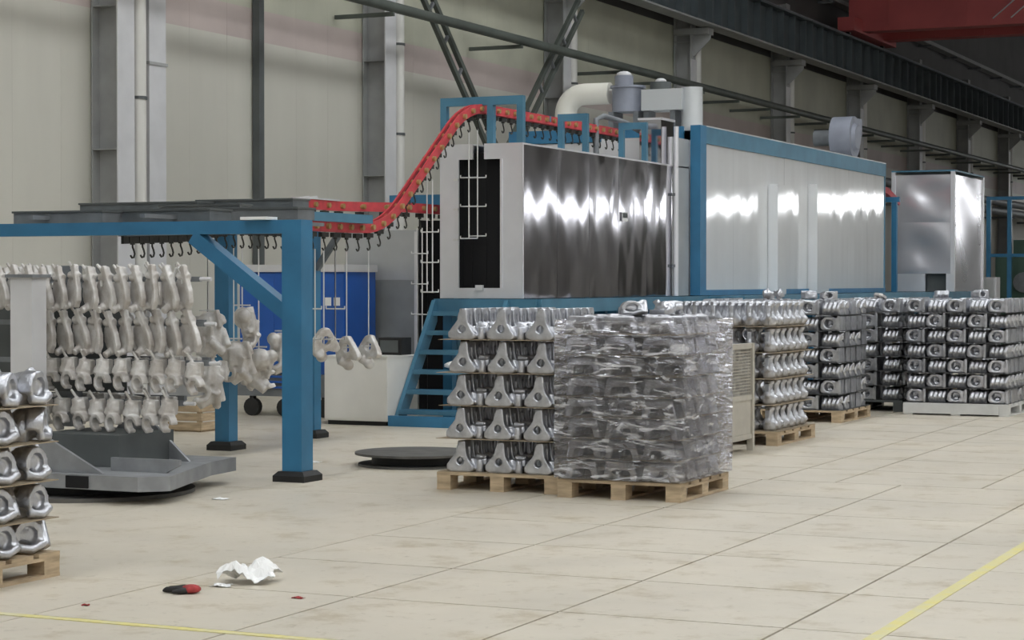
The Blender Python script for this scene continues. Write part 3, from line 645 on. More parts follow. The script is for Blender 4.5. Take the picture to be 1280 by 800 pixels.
zc = onY(530, 262, YG).z; MB().box(gx1 - 0.35, gx2, YG - 0.06, YG + 0.04, zc, zc + 0.18).build('header', 'blue', g2)
MB().box(gx2 - 0.07, gx2 - 0.005, YG - 0.04, YG + 0.02, 0, zc - 0.001).build('post', 'blue2', g2)
# ------------------------------------------------------------------ blue stairs up to the platform
sl = G(494, 532); sxl = sl.x; sw = 0.95; sy0 = sl.y; sy1 = Y0 - 0.18; nst = 6
stt = thing('steel_stairs', 'blue steel stairs with open treads rising to the platform', 'stairs', (sxl + sw / 2, sy0, 0))
for x in (sxl, sxl + sw):
    MB().prism([(sy0 - 0.05, 0), (sy0 + 0.17, 0), (sy1, zp - 0.26), (sy1, zp - 0.01), (sy1 - 0.05, zp - 0.01)], (x, 0, 0), (0, 1, 0), (0, 0, 1), 0.05).build('stringer', 'blue2', stt)
for k in range(nst):
    t = (k + 0.8) / nst; yy = sy0 + t * (sy1 - sy0); zz = t * (zp - 0.1)
    MB().box(sxl + 0.026, sxl + sw - 0.026, yy - 0.09, yy + 0.14, zz - 0.02, zz + 0.0).build('tread', 'blue', stt)
    MB().box(sxl + 0.026, sxl + sw - 0.026, yy - 0.1, yy - 0.0905, zz - 0.05, zz + 0.004).build('nosing', 'blue2', stt)
MB().box(sxl - 0.03, sxl + sw + 0.03, sy0 - 0.12, sy0 - 0.051, 0, 0.12).build('kick_plate', 'blue', stt)

# ------------------------------------------------------------------ white cabinet and blue machine
wa, wb = G(407, 530), G(486, 533); wy = (wa.y + wb.y) / 2; wz = onY(450, 447, wy).z
wc = thing('white_cabinet', 'low white steel cabinet standing beside the blue stairs', 'cabinet', ((wa.x + wb.x) / 2, wy, 0))
MB().box(wa.x, wb.x - 0.03, wy, wy + 0.75, 0.05, wz).build('body', 'whitesheet', wc)
MB().box(wa.x + 0.01, wb.x - 0.04, wy - 0.012, wy - 0.001, 0.07, wz - 0.02).build('front_panel', 'whitesheet', wc)
MB().box(wa.x - 0.01, wb.x - 0.02, wy - 0.015, wy + 0.76, wz + 0.001, wz + 0.02).build('top', 'whitesheet', wc)
MB().box(wa.x + 0.03, wb.x - 0.06, wy + 0.03, wy + 0.72, 0, 0.049).build('plinth', 'blackrub', wc)
c = onY(512, 432, wy + 0.45)
bxx = thing('black_box', 'small black electrical box on the white cabinet by the stairs', 'box', (wb.x - 0.2, wy + 0.5, wz + 0.02))
MB().box(wb.x - 0.36, wb.x - 0.06, wy + 0.4, wy + 0.65, wz + 0.0205, wz + 0.22).build('body', 'blackrub', bxx)
MB().box(wb.x - 0.33, wb.x - 0.1, wy + 0.385, wy + 0.399, wz + 0.05, wz + 0.19).build('lid', 'postdark', bxx)
mY = 21.7
ma, mbx = onY(300, 500, mY).x, onY(430, 500, mY).x; mz0 = onY(370, 488, mY).z; mz1 = onY(370, 340, mY).z
bm_ = thing('blue_machine', 'royal blue powder unit cabinet on a low wheeled cart', 'machine', ((ma + mbx) / 2, mY, 0))
hw = (mbx - ma)
for k in range(3): MB().box(ma + hw * k / 3 + 0.002, ma + hw * (k + 1) / 3 - 0.002, mY, mY + 0.02, mz0 + 0.25, mz1 - 0.02).build('door', 'cabblue', bm_)
MB().box(ma, mbx, mY + 0.021, mY + 0.8, mz0 + 0.2, mz1).build('body', 'cabblue', bm_)
MB().box(ma - 0.02, mbx + 0.02, mY - 0.02, mY + 0.82, mz1 + 0.001, mz1 + 0.09).build('top', 'collight', bm_)
for k in range(4): MB().box(ma + 0.35, mbx - 0.4, mY - 0.02, mY + 0.02, mz0 + 0.02 + k * 0.065, mz0 + 0.045 + k * 0.065).build('louvre', 'cabblue', bm_)
MB().box(ma - 0.05, mbx - 0.1, mY + 0.021, mY + 0.85, mz0 - 0.08, mz0 + 0.19).build('cart_frame', 'dull', bm_)
for xx in (ma + 0.15, ma + 0.62, mbx - 0.3): MB().cyl((xx, mY + 0.02, 0.11), (xx, mY + 0.1, 0.11), 0.11, 16).box(xx - 0.03, xx + 0.03, mY + 0.03, mY + 0.09, 0.11, mz0 - 0.081).build('wheel', 'blackrub', bm_, 40)
for xx in (410, 421): 
    c = onY(xx, 377, mY); MB().box(c.x - 0.04, c.x + 0.045, mY - 0.006, mY - 0.001, c.z - 0.05, c.z + 0.05).build('sticker', 'paper', bm_)

# ================================================================== CONVEYOR
XT = onY(598, 150, Y0).x                                               # near track lane
yA = onX(362, 290, XT).y; yB = onX(478, 285, XT).y
zTr = onX(430, 284, XT).z; zTop = onX(600, 139, XT).z + 0.03
def smooth(pts, r=0.35, n=5):
    out = [Vector(pts[0])]
    for i in range(1, len(pts) - 1):
        a, b, c = Vector(pts[i - 1]), Vector(pts[i]), Vector(pts[i + 1])
        p = b + (a - b).normalized() * r; q = b + (c - b).normalized() * r
        for k in range(n + 1): t = k / n; out.append(p.lerp(b, t).lerp(b.lerp(q, t), t))
    out.append(Vector(pts[-1])); return out
yC = onX(577, 150, XT).y + 0.1
tr = thing('conveyor_track', 'red overhead conveyor track climbing onto the stainless tunnel', 'conveyor', (XT, yB, 0))
pth = smooth([(XT, yA, zTr), (XT, yB, zTr), (XT, yC, zTop), (XT, Yp3 + 0.5, zTop)], 0.5, 7)
for s_ in (-0.035, 0.035):
    MB().sweep([p + Vector((s_, 0, 0)) for p in pth], 0.02, 0.11).build('side_rail', 'red', tr, 40)
MB().sweep([p + Vector((0, 0, 0.0)) for p in pth], 0.05, 0.03).build('chain', 'darkiron', tr)
for yy, zt in ((Y0 + 0.05, ZPo - 0.08), (Yp2, onX(732, 143, XRt).z - 0.07)):
    MB().box(XT - 0.05, XT + 0.05, yy - 0.02, yy + 0.02, zTop + 0.056, zt - 0.001).build('hanger', 'blue2', tr)
# support rail over the flat part
sr = thing('support_rail', 'short blue steel rail above the flat red track', 'rail', (XT + 0.12, (yA + yB) / 2, zTr))
ya2 = onX(365, 272, XT + 0.12).y; yb2 = onX(462, 272, XT + 0.12).y; zs = onX(420, 272, XT + 0.12).z
MB().box(XT + 0.08, XT + 0.16, ya2, yb2, zs - 0.045, zs + 0.045).build('rail', 'blue2', sr)
for yy in (ya2 + 0.2, yb2 - 0.12): MB().box(XT - 0.04, XT + 0.079, yy, yy + 0.04, zs - 0.03, zs + 0.01).build('tie', 'blue2', sr)
# far lane
XF = -11.85; yF0 = onX(364, 258, XF).y; zF = onX(440, 259, XF).z
t2 = thing('return_track', 'red overhead return track running into the grey tunnel', 'conveyor', (XF, yF0, zF))
pth2 = smooth([(XF, yF0, zF), (XF, 21.15, zF), (XF + 0.55, 21.75, zF), (XF + 0.55, YG + 0.2, zF)], 0.25)
for s_ in (-0.035, 0.035): MB().sweep([p + Vector((s_, 0, 0)) for p in pth2], 0.02, 0.11).build('side_rail', 'red', t2, 40)
MB().box(XF - 0.06, XF + 0.06, yF0 + 0.1, 21.0, zF + 0.057, zF + 0.075).build('cover', 'collight', t2)
# hooks on trolleys
hkm = MB().tube([(0, 0, -0.1), (0, 0, -0.15), (0, 0.02, -0.18), (0, 0.032, -0.21), (0, 0.02, -0.238), (0, -0.008, -0.244), (0, -0.03, -0.225)], 0.009, 6).cyl((0, 0, -0.06), (0, 0, -0.13), 0.022, 8).box(-0.022, 0.022, -0.07, 0.07, -0.11, -0.062).mesh('hook', 'darkiron', smooth=40)
rlm = MB().cyl((-0.078, 0, 0), (0.078, 0, 0), 0.03, 10).mesh('roller', 'brass', smooth=40)
HOOKS = []
def hooks(path, step, grp, lab, start=0.15, skip=None):
    d = 0; nxt = start; cnt = {}
    for a, b in zip(path[:-1], path[1:]):
        L = (b - a).length
        while nxt <= d + L:
            p = a.lerp(b, (nxt - d) / L); nxt += step
            if skip and skip(p): continue
            lb = lab(p) if callable(lab) else lab; cnt[lb] = cnt.get(lb, 0) + 1
            h = thing('conveyor_hook', '%s hook with brass roller %s' % (ORDW[cnt[lb] - 1], lb), 'hook', tuple(p), grp)
            place('roller', rlm, p, parent=h); place('hook', hkm, p, parent=h); HOOKS.append(p.copy())
        d += L
hooks(pth, 0.24, 'hooks on the red track', lambda p: 'along the level red track from the gantry post' if p.z < zTr + 0.05 else ('up the climbing red track from its foot' if p.z < zTop - 0.05 else 'along the red track above the tunnel from its slot end'), 0.2)
hooks(pth2, 0.30, 'hooks on the return track', 'along the return track towards the grey tunnel')

# grey channel part of the conveyor above the blue beam
gt = thing('channel_track', 'grey steel conveyor channels laid in steps above the long blue beam', 'conveyor', (XT - 1.2, 15.5, 2.0))
def chan(pa, pb, ptop, pbot, Y, d, nm='channel', m='galv'):
    a = onY(pa, ptop, Y); b = onY(pb, ptop, Y); z0 = onY((pa + pb) / 2, pbot, Y).z; z1 = onY((pa + pb) / 2, ptop, Y).z
    MB().box(a.x, b.x, Y, Y + d, z0, z1).build(nm, m, gt)
    MB().box(a.x - 0.01, b.x + 0.01, Y - 0.015, Y + d + 0.01, z1 + 0.0005, z1 + 0.018).build('lip', 'postdark', gt)
chan(17, 128, 266, 282, 15.0, 0.3, 'channel', 'dull'); chan(100, 246, 255, 262, 16.6, 0.3); chan(128, 262, 264, 278, 15.3, 0.35); chan(246, 366, 251, 266, 16.9, 0.3); chan(255, 372, 262, 275, 15.9, 0.3, 'channel', 'dull')
chan(200, 300, 258, 268, 16.2, 0.2, 'channel', 'dull')
for pa, Y_ in ((342, 17.4), (352, 17.5)):
    a = onY(pa, 254, Y_); MB().beam((a.x, Y_, a.z), (a.x + 0.22, Y_ + 0.3, a.z + 0.07), 0.06, 0.02).build('end_strip', 'collight', gt)
MB().box(XT - 0.9, XT - 0.85, 14.76, 17.9, 2.20, 2.235).build('bearer', 'dull', gt); MB().box(XT + 0.25, XT + 0.3, 14.8, 17.9, 2.20, 2.235).build('bearer', 'dull', gt)
gpath = [Vector((XT, 14.9, zTr - 0.12)), Vector((XT, 15.8, zTr - 0.09)), Vector((XT, 16.7, zTr)), Vector((XT, yA - 0.01, zTr))]
MB().sweep(gpath, 0.09, 0.11).build('track', 'galv', gt)
MB().sweep([p - Vector((0, 0, 0.085)) for p in gpath], 0.03, 0.07).build('chain', 'darkiron', gt)
hooks(gpath, 0.15, 'hooks under the grey channels', 'under the channels from the long blue beam')
ts = onY(322, 273, 14.68)
tb = MB().box(ts.x - 0.12, ts.x + 0.13, 14.6, 14.78, ts.z - 0.012, ts.z + 0.012).build('white_bar', 'paper'); tag(tb, 'short white plastic bar lying on the long blue beam', 'bar')

# blue support frame
p1 = G(372, 601); bz1 = onY(300, 276, p1.y).z; bz0 = onY(300, 292.5, p1.y).z; pw = 0.185
def foot(t, x, y, s=0.15):
    m = MB(); a = s; b = s * 0.78
    vs = [(x - a, y - a, 0.0), (x + a, y - a, 0), (x + a, y + a, 0), (x - a, y + a, 0), (x - a, y - a, 0.05), (x + a, y - a, 0.05), (x + a, y + a, 0.05), (x - a, y + a, 0.05),
          (x - b, y - b, 0.085), (x + b, y - b, 0.085), (x + b, y + b, 0.085), (x - b, y + b, 0.085)]
    m.add(vs, [(0, 3, 2, 1), (8, 9, 10, 11)] + [(k + i, k + (i + 1) % 4, k + 4 + (i + 1) % 4, k + 4 + i) for k in (0, 4) for i in range(4)])
    m.build('foot', 'blackrub', t)
fr = thing('gantry_frame', 'blue steel gantry frame with long beam, stout post and diagonal strut', 'frame', (p1.x, p1.y, 0))
foot(fr, p1.x, p1.y); MB().box(p1.x - pw / 2, p1.x + pw / 2, p1.y - pw / 2, p1.y + pw / 2, 0.086, bz1).build('post', 'blue', fr)
xB = -13.6
MB().box(xB, p1.x - pw / 2 - 0.001, p1.y - 0.07, p1.y + 0.07, bz0, bz1).build('beam', 'blue', fr)
a = onY(245, 292, p1.y); b_ = onY(362, 392, p1.y); MB().beam((a.x, p1.y, bz0 - 0.02), (p1.x - pw / 2 + 0.02, p1.y, b_.z), 0.12, 0.135, (0, 1, 0)).build('strut', 'blue', fr)
foot(fr, xB + 0.1, p1.y); MB().box(xB + 0.01, xB + 0.19, p1.y - pw / 2, p1.y + pw / 2, 0.086, bz0 - 0.001).build('post', 'blue', fr)
p2 = G(283, 562)
f2 = thing('support_post', 'blue steel post on black foot behind the gantry strut', 'post', (p2.x, p2.y, 0))
foot(f2, p2.x, p2.y, 0.14); MB().box(p2.x - 0.08, p2.x + 0.08, p2.y - 0.08, p2.y + 0.08, 0.086, zTr + 0.06).build('post', 'blue', f2); MB().box(p2.x - 0.1, XT + 0.1, p2.y - 0.05, p2.y + 0.05, zTr + 0.061, zTr + 0.1).build('arm', 'blue', f2)
p3 = G(390, 547)
f3 = thing('support_post', 'slim blue post on black foot behind the stout gantry post', 'post', (p3.x, p3.y, 0))
foot(f3, p3.x, p3.y, 0.13); MB().box(p3.x - 0.07, p3.x + 0.07, p3.y - 0.07, p3.y + 0.07, 0.086, zs - 0.045).build('post', 'blue', f3); MB().box(p3.x - 0.1, XT + 0.079, p3.y - 0.05, p3.y + 0.05, zs - 0.04, zs + 0.04).build('arm', 'blue', f3)
MB().beam((p3.x + 0.06, p3.y, 1.78), (p3.x + 0.40, p3.y, zs - 0.06), 0.06, 0.06).build('strut', 'galv', f3)

# wire hangers
def hanger(x, y, ztop, zbot, bars, lab, grp, two=True):
    h = thing('wire_hanger', lab, 'hanger', (x, y, zbot), grp); g = 0.035
    for s_ in ((-g, g) if two else (0,)): MB().cyl((x + s_, y, zbot), (x + s_, y, ztop), 0.008, 6).build('rod', 'rod', h, 60)
    for z in bars: MB().cyl((x - 0.11, y, z), (x + 0.11, y, z), 0.009, 6).cyl((x - 0.11, y, z), (x - 0.11, y, z + 0.03), 0.008, 6).cyl((x + 0.11, y, z), (x + 0.11, y, z + 0.03), 0.008, 6).build('crossbar', 'rod', h, 60)
def snap(px, py, X):
    p = onX(px, py, X); h = min(HOOKS, key=lambda q: abs(q.y - p.y) + 3 * abs(q.x - X)); return h
def hang_px(px, pyb, X, bars, lab, grp, two=True):
    h = snap(px, pyb, X); Zp = lambda q: CAMH + (onX(px, q, X).z - CAMH) * h.y / onX(px, q, X).y
    hanger(h.x, h.y, h.z - 0.235, Zp(pyb), [Zp(q) for q in bars], lab, grp, two)
for k, px in enumerate((391, 402, 414, 425)): hang_px(px, 428, XT, (386, 424) if k in (0, 2) else (424,), 'thin wire hanger, %s along the level red track from the gantry post' % ORDW[k], 'wire hangers by the gantry post', k == 0)
hang_px(525, 442, XF + 0.55, (317, 355, 393), 'white wire hanger with three crossbars right in the black doorway', 'wire hangers at the doorway')
hang_px(537, 366, XT, (290, 328, 365), 'wire hanger hung from the climbing track before the doorway header', 'wire hangers at the doorway')
hang_px(586, 298, XT, (222, 258, 298), 'wire hanger hung just outside the black slot of the stainless tunnel', 'wire hangers in the slot', False)
hang_px(602, 295, XT, (222, 258, 295), 'wire hanger hung inside the black slot of the stainless tunnel', 'wire hangers in the slot', False)

# ================================================================== CASTINGS
mbA = MB()
mbA.holed([(-.12, 0), (.10, 0), (.105, .04), (.05, .13), (.04, .245), (-.03, .245), (-.045, .15), (-.125, .055)], (-.005, .085), .03, (0, -.042, 0), (1, 0, 0), (0, 0, 1), .05)
mbA.box(.05, .205, -.02, .03, .055, .105).cyl((.15, -.02, 0.0), (.15, -.02, .1), .034, 10).cyl((-.095, -.062, .035), (-.095, .062, .035), .032, 10).cyl((.085, -.062, .03), (.085, .062, .03), .03, 10)
mbA.box(-.03, .035, -.06, .06, .2, .245).box(-.11, .1, -.03, .06, .005, .05).cyl((.1, .03, .12), (.19, .03, .11), .026, 8).box(-.035, .04, .02, .055, .04, .22)
mA = cast(mbA, 'triangle_casting', 'alu', 0.008, 1, 0.35)
mbB = MB().prism([(-.135, 0), (-.085, 0), (-.06, .085), (.06, .085), (.085, 0), (.135, 0), (.105, .13), (-.105, .13)], (0, 0, 0), (1, 0, 0), (0, 0, 1), .2)
mbB.prism([(-.145, 0), (-.09, 0), (-.07, .075), (.07, .075), (.09, 0), (.145, 0), (.115, .14), (-.115, .14)], (0, -.1, 0), (1, 0, 0), (0, 0, 1), .03).cyl((0, 0, .1), (0, 0, .146), .05, 12).ball((-.1, -.05, .1), .04)
mB = cast(mbB, 'arch_casting', 'alu2', 0.011, 3, 0.4)
mbC = MB().lathe([(.05, 0), (.06, .02), (.062, .08), (.045, .125), (.028, .16), (.028, .19), (.045, .205), (.045, .235), (.02, .24)], (0, 0, 0), 16)
mbC.cyl((-.078, 0, .06), (.078, 0, .06), .026, 10).cyl((0, -.078, .09), (0, .078, .09), .024, 10).box(-.02, .02, -.07, .0, .1, .2)
mC = cast(mbC, 'knuckle_casting', 'alu', 0.010, 2, 0.4)
mbD = MB().holed([(-.12, .01), (-.06, 0), (.1, 0), (.11, .03), (.1, .14), (.03, .165), (-.07, .165), (-.12, .11)], (-.02, .085), .055, (0, -.03, 0), (1, 0, 0), (0, 0, 1), .15)
mbD.box(-.1, .1, .03, .09, .01, .14).cyl((-.02, -.02, .045), (-.02, .05, .045), .03, 10).box(.085, .12, -.11, .09, 0, .17).ball((-.09, -.05, .05), .045).cyl((-.05, -.07, .15), (.06, -.07, .12), .022, 8)
mD = cast(mbD, 'housing_casting', 'alu', 0.010, 2, 0.4)
mbD2 = MB().cyl((-.105, -.012, .08), (.105, -.012, .08), .072, 14)
for k in range(4): mbD2.tube([(-.09 + k * .054, -.06, .02), (-.08 + k * .054, -.085, .07), (-.06 + k * .054, -.05, .14)], .028, 8)
mbD2.box(-.11, .11, -.07, .08, 0, .05).cyl((.11, 0, .08), (.11, .0, .16), .025, 8)
mD2 = cast(mbD2, 'ribbed_casting', 'alu', 0.010, 2, 0.4)
# claws hung on the rack, hung from their top
mbE = MB().prism(arc(0, 0, .074, -0.1, 4.5, 18) + arc(0, 0, .044, 4.5, -0.1, 18), (0.02, -.05, -.165), (0.97, -0.24, 0), (0, 0, 1), .07)
mbE.tube([(0, 0, .0), (-.02, -.01, -.06), (-.045, -.03, -.11)], [.05, .055, .045], 10).box(-.06, .06, -.03, .03, -.055, .02).cyl((-.075, -.02, -.085), (.06, -.0, -.06), .038, 10).cyl((0, 0, -.02), (-.055, -.02, .095), .013, 6)
mE = cast(mbE, 'claw_casting', 'raw', 0.0075, 1, 0.35)
mbS = MB().prism([(-.06, .03), (.0, .055), (.05, .03), (.075, -.05), (.085, -.14), (.05, -.215), (-.02, -.245), (-.07, -.21), (-.11, -.13), (-.105, -.04)], (0, 0, 0), (0.927, -0.375, 0), (0, 0, 1), .028)
mbS.prism([(-.05, .075), (-.015, .115), (.015, .105), (.045, .02), (.10, -.08), (.115, -.17), (.09, -.235), (.055, -.22), (.07, -.15), (.055, -.08), (.01, .0), (-.02, .05)], (0.01, -.03, 0), (0.927, -0.375, 0), (0, 0, 1), .045)
mbS.cyl((-.06, .0, .02), (.06, -.03, .02), .03, 10).cyl((-.02, 0, 0.05), (-.075, -.01, .125), .013, 6).cyl((-.03, .03, -.2), (-.05, -.05, -.24), .03, 10)
mS = cast(mbS, 'sickle_casting', 'raw', 0.0075, 1, 0.35)
mbH = MB().ball((0, 0, -.06), (.1, .08, .09)).tube([(0, 0, 0), (.06, -.02, -.12), (.05, -.02, -.24), (-.04, 0, -.3)], [.05, .06, .05, .04], 10).cyl((-.1, -.02, -.1), (.14, -.04, -.05), .04, 10).prism(arc(0, 0, .075, -2.2, 2.2, 12) + arc(0, 0, .04, 2.2, -2.2, 12), (-.06, -.03, -.22), (0.9, -0.43, 0), (0, 0, 1), .08).cyl((.1, 0, -.12), (.14, -.02, -.26), .03, 8).ball((-.09, -.02, -.04), .055)
mbH.box(-.05, .05, -.09, -.05, -.16, -.02).prism([(-.12, -.02), (-.02, .05), (.09, .0), (.05, -.1), (-.08, -.12)], (0, -.06, -.1), (0.8, -0.6, 0), (0, 0, 1), .025).cyl((.03, -.1, -.2), (.1, -.02, -.3), .03, 8).prism([(-.05, 0), (.05, 0), (.03, .14), (-.03, .14)], (.09, -.05, -.12), (0.7, -0.7, 0), (0, 0, 1), .03)
mH = cast(mbH, 'knuckle_cluster', 'raw', 0.0085, 1, 0.35)
mbK = MB().holed([(-.1, .03), (-.03, .12), (.03, .13), (.14, -.03), (.12, -.07), (.02, -.05), (-.04, -.12), (-.09, -.08)], (0.01, .03), .035, (0, 0, 0), (0.95, -0.3, 0), (0, 0, 1), .05).cyl((-.06, -.02, -.06), (.0, .03, -.1), .035, 10).ball((.0, 0.02, -.1), .045)
mK = cast(mbK, 'eyelet_casting', 'raw', 0.0075, 1, 0.35)

# ------------------------------------------------------------------ pallets
def pallet(name, lab, x0, x1, y0, y1, h=0.14, mt='wood', skids_y=True, grp=None):
    t = thing(name, lab, 'pallet', ((x0 + x1) / 2, y0, 0), grp)
    nb = 5; W = x1 - x0; D = y1 - y0
    bw = D / nb * 0.82
    for k in range(nb): 
        yy = y0 + k * (D - bw) / (nb - 1); MB().box(x0, x1, yy, yy + bw, h - 0.022, h).build('deck_board', mt, t)
    for x in (x0, (x0 + x1) / 2 - 0.06, x1 - 0.12):
        MB().box(x, x + 0.12, y0, y1, h - 0.042, h - 0.0225).build('stringer_board', mt, t)
        for y in (y0, (y0 + y1) / 2 - 0.07, y1 - 0.14): MB().box(x + 0.001, x + 0.119, y + 0.001, y + 0.139, 0.02, h - 0.0425).build('block', mt, t)
        MB().box(x, x + 0.12, y0, y1, 0, 0.0195).build('bottom_board', mt, t)
    return h
ORD = ['bottom', 'second', 'third', 'fourth', 'fifth', 'sixth', 'seventh', 'eighth']
def stack(x0, x1, y0, y1, zb, layers, pitch, meshes, nx, ny, noun, where, cardm='card', over=0.02, top_full=True, rows_front=1, jit=0.006, rot=0.09, left=False, first=0, base_sheet=False, only=None, mix=None, gap=0.004, ref='aisle', csc=None, full=False, shift=0.0):
    """layers of castings with separator sheets; only the visible skin of the block is built"""
    lo = layers
    for L in range(first, layers):
        z = zb + L * pitch; sx = rnd.uniform(-shift, shift)
        last = L == layers - 1
        if L > 0 or base_sheet:
            sh = MB().box(x0 - over * rnd.uniform(.3, 1.3), x1 + over * rnd.uniform(.3, 1.3), y0 - over * rnd.uniform(.3, 1.3), y1 + over * rnd.uniform(0, 1), z - gap, z - 0.001).build('separator_sheet', cardm)
            tag(sh, 'thin separator sheet under the %s layer of the %s' % ('top' if last else ORD[L], where), 'sheet')
        for j in range(ny):
            for i in range(nx):
                if not (full or (last and top_full) or j < rows_front or i == nx - 1 or (left and i == 0)): continue
                if only and not only(L, i, j): continue
                k = 0 if mix is None else mix(L, i, j)
                me = meshes[k]
                x = x0 + (x1 - x0) * (i + 0.5) / nx + sx + rnd.uniform(-jit, jit); y = y0 + (y1 - y0) * (j + 0.5) / ny + rnd.uniform(-jit, jit)
                place(me.name, me, (x, y, z), (0, 0, rnd.uniform(-rot, rot)), None, '%s, %s layer of %s, %s from %s, %s row back' % (noun[k], 'top' if last else ORD[L], where, ORDW[nx - 1 - i], ref, ORDW[j]), 'casting', 'castings of ' + where, csc)

# stack one: open stack of triangular brackets
a = G(543, 612); ax0 = -7.33; ax1 = -6.28; ay = 14.62
pallet('wooden_pallet', 'pine pallet under the unwrapped stack of triangular castings', ax0, ax1, ay, ay + 1.1)
stack(ax0 + 0.02, ax1 - 0.02, ay + 0.03, ay + 1.07, 0.145, 5, 0.262, [mA], 3, 7, ['triangular holed casting'], 'unwrapped stack', 'card', 0.03, base_sheet=True, full=True, shift=0.025, ref='wrapped stack', jit=0.002, rot=0.015)
# stack two: film wrapped arches
bx0, bx1, by0, by1 = -6.22, -5.22, 14.46, 15.58
pallet('wooden_pallet', 'pine pallet under the film wrapped stack', bx0, bx1, by0, by1)
stack(bx0 + 0.03, bx1 - 0.03, by0 + 0.03, by1 - 0.04, 0.145, 8, 0.158, [mB], 3, 4, ['arched casting'], 'wrapped stack', 'card', 0.015, base_sheet=True, rows_front=2, shift=0.012, jit=0.003, rot=0.05, only=lambda L, i, j: not (L in (3, ) and i == 1 and j == 0) and not (L == 5 and i == 2 and j == 0))
def film(x0, x1, y0, y1, z0, z1):
    m = MB(); loop = []; nseg = 16
    cs = [(x0, y0), (x1, y0), (x1, y1), (x0, y1)]
    for k in range(4):
        (xa, ya), (xb_, yb_) = cs[k], cs[(k + 1) % 4]
        for i in range(nseg): t = i / nseg; loop.append((xa + (xb_ - xa) * t, ya + (yb_ - ya) * t, k, t))
    nz = 30; n_ = len(loop); vs = []
    for j in range(nz + 1):
        v = j / nz; z = z0 + v * (z1 - z0)
        for (x, y, k, t) in loop:
            layer = (z - 0.145) / 0.158; sag = 0.5 - 0.5 * math.cos(2 * PI * layer)
            e = math.sin(PI * t) ** 0.4
            d = -0.016 * sag * e + rnd.uniform(-0.002, 0.002) + 0.005 * math.sin(x * 11 + z * 19 + y * 9) + 0.004 * math.sin(x * 23 - z * 31 - y * 19)
            nxv = (0, 1, 0, -1)[k]; nyv = (-1, 0, 1, 0)[k]
            vs.append((x + nxv * d, y + nyv * d, z))
    fs = [(j * n_ + i, j * n_ + (i + 1) % n_, (j + 1) * n_ + (i + 1) % n_, (j + 1) * n_ + i) for j in range(nz) for i in range(n_)]
    m.add(vs, fs); o = m.build('stretch_film', 'film', None, 25)
    return tag(o, 'clear wrinkled stretch film wound round the stack of arched castings', 'plastic film')
film(bx0 - 0.015, bx1 + 0.025, by0 - 0.025, by1 + 0.02, 0.15, 1.36)
# steel cage
cx1 = -6.2; cx0 = -7.25; cy0, cy1 = 18.35, 19.3; cz = onX(905, 432, cx1).z
cg = thing('steel_cage', 'beige steel stillage cage with mesh side beside the wrapped stack', 'cage', ((cx0 + cx1) / 2, cy0, 0))
for x in (cx0, cx1 - 0.06):
    for y in (cy0, cy1 - 0.06): MB().box(x, x + 0.06, y, y + 0.06, 0, cz).build('corner_post', 'cage', cg)
for z in (0.12, 0.5, cz - 0.05):
    MB().box(cx1 - 0.05, cx1 - 0.01, cy0 + 0.061, cy1 - 0.061, z, z + 0.05).build('rail', 'cage', cg); MB().box(cx0 + 0.061, cx1 - 0.061, cy0 + 0.01, cy0 + 0.05, z, z + 0.05).build('rail', 'cage', cg)
MB().box(cx1 - 0.04, cx1 - 0.02, cy0 + 0.061, cy1 - 0.061, 0.171, 0.499).build('side_panel', 'cage', cg); MB().box(cx0 + 0.061, cx1 - 0.061, cy0 + 0.02, cy0 + 0.04, 0.171, 0.499).build('side_panel', 'cage', cg)
MB().box(cx0 + 0.061, cx1 - 0.061, cy0 + 0.061, cy1 - 0.061, 0.13, 0.15).build('floor_panel', 'cage', cg)
m = MB()
for k in range(26): y = cy0 + 0.09 + k * 0.03; m.box(cx1 - 0.033, cx1 - 0.029, y - 0.003, y + 0.003, 0.551, cz - 0.051)
for k in range(18): z = 0.58 + k * 0.03; m.box(cx1 - 0.0285, cx1 - 0.0245, cy0 + 0.061, cy1 - 0.061, z - 0.003, z + 0.003) if z < cz - 0.05 else None
for k in range(28): x = cx0 + 0.09 + k * 0.033; m.box(x - 0.003, x + 0.003, cy0 + 0.025, cy0 + 0.029, 0.551, cz - 0.051)
o = m.build('wire_mesh', 'cage', cg); o['kind'] = 'stuff'
for i in range(3):
    for L in range(6):
        place('arch_casting', mB, (cx1 - 0.22 - 0.31 * (i % 2), cy0 + 0.22 + i * 0.26, 0.15 + L * 0.147), (0, 0, PI / 2 + rnd.uniform(-.15, .15)), None, 'arched casting, %s layer inside the beige steel cage, %s from the wrapped stack' % (ORD[L], ORDW[i]), 'casting', 'castings in the steel cage')
# stack three: knuckles
dx0, dx1, dy0, dy1 = -7.35, -6.14, 19.86, 21.2
pallet('wooden_pallet', 'pine pallet under the knuckle stack just behind the steel cage', dx0, dx1, dy0, dy1)
stack(dx0 + 0.02, dx1 - 0.03, dy0 + 0.03, dy1 - 0.05, 0.145, 5, 0.263, [mC], 6, 6, ['bottle-shaped casting'], 'knuckle stack', 'card', 0.03, base_sheet=True, csc=(1.18, 1.18, 1.05), rows_front=2)
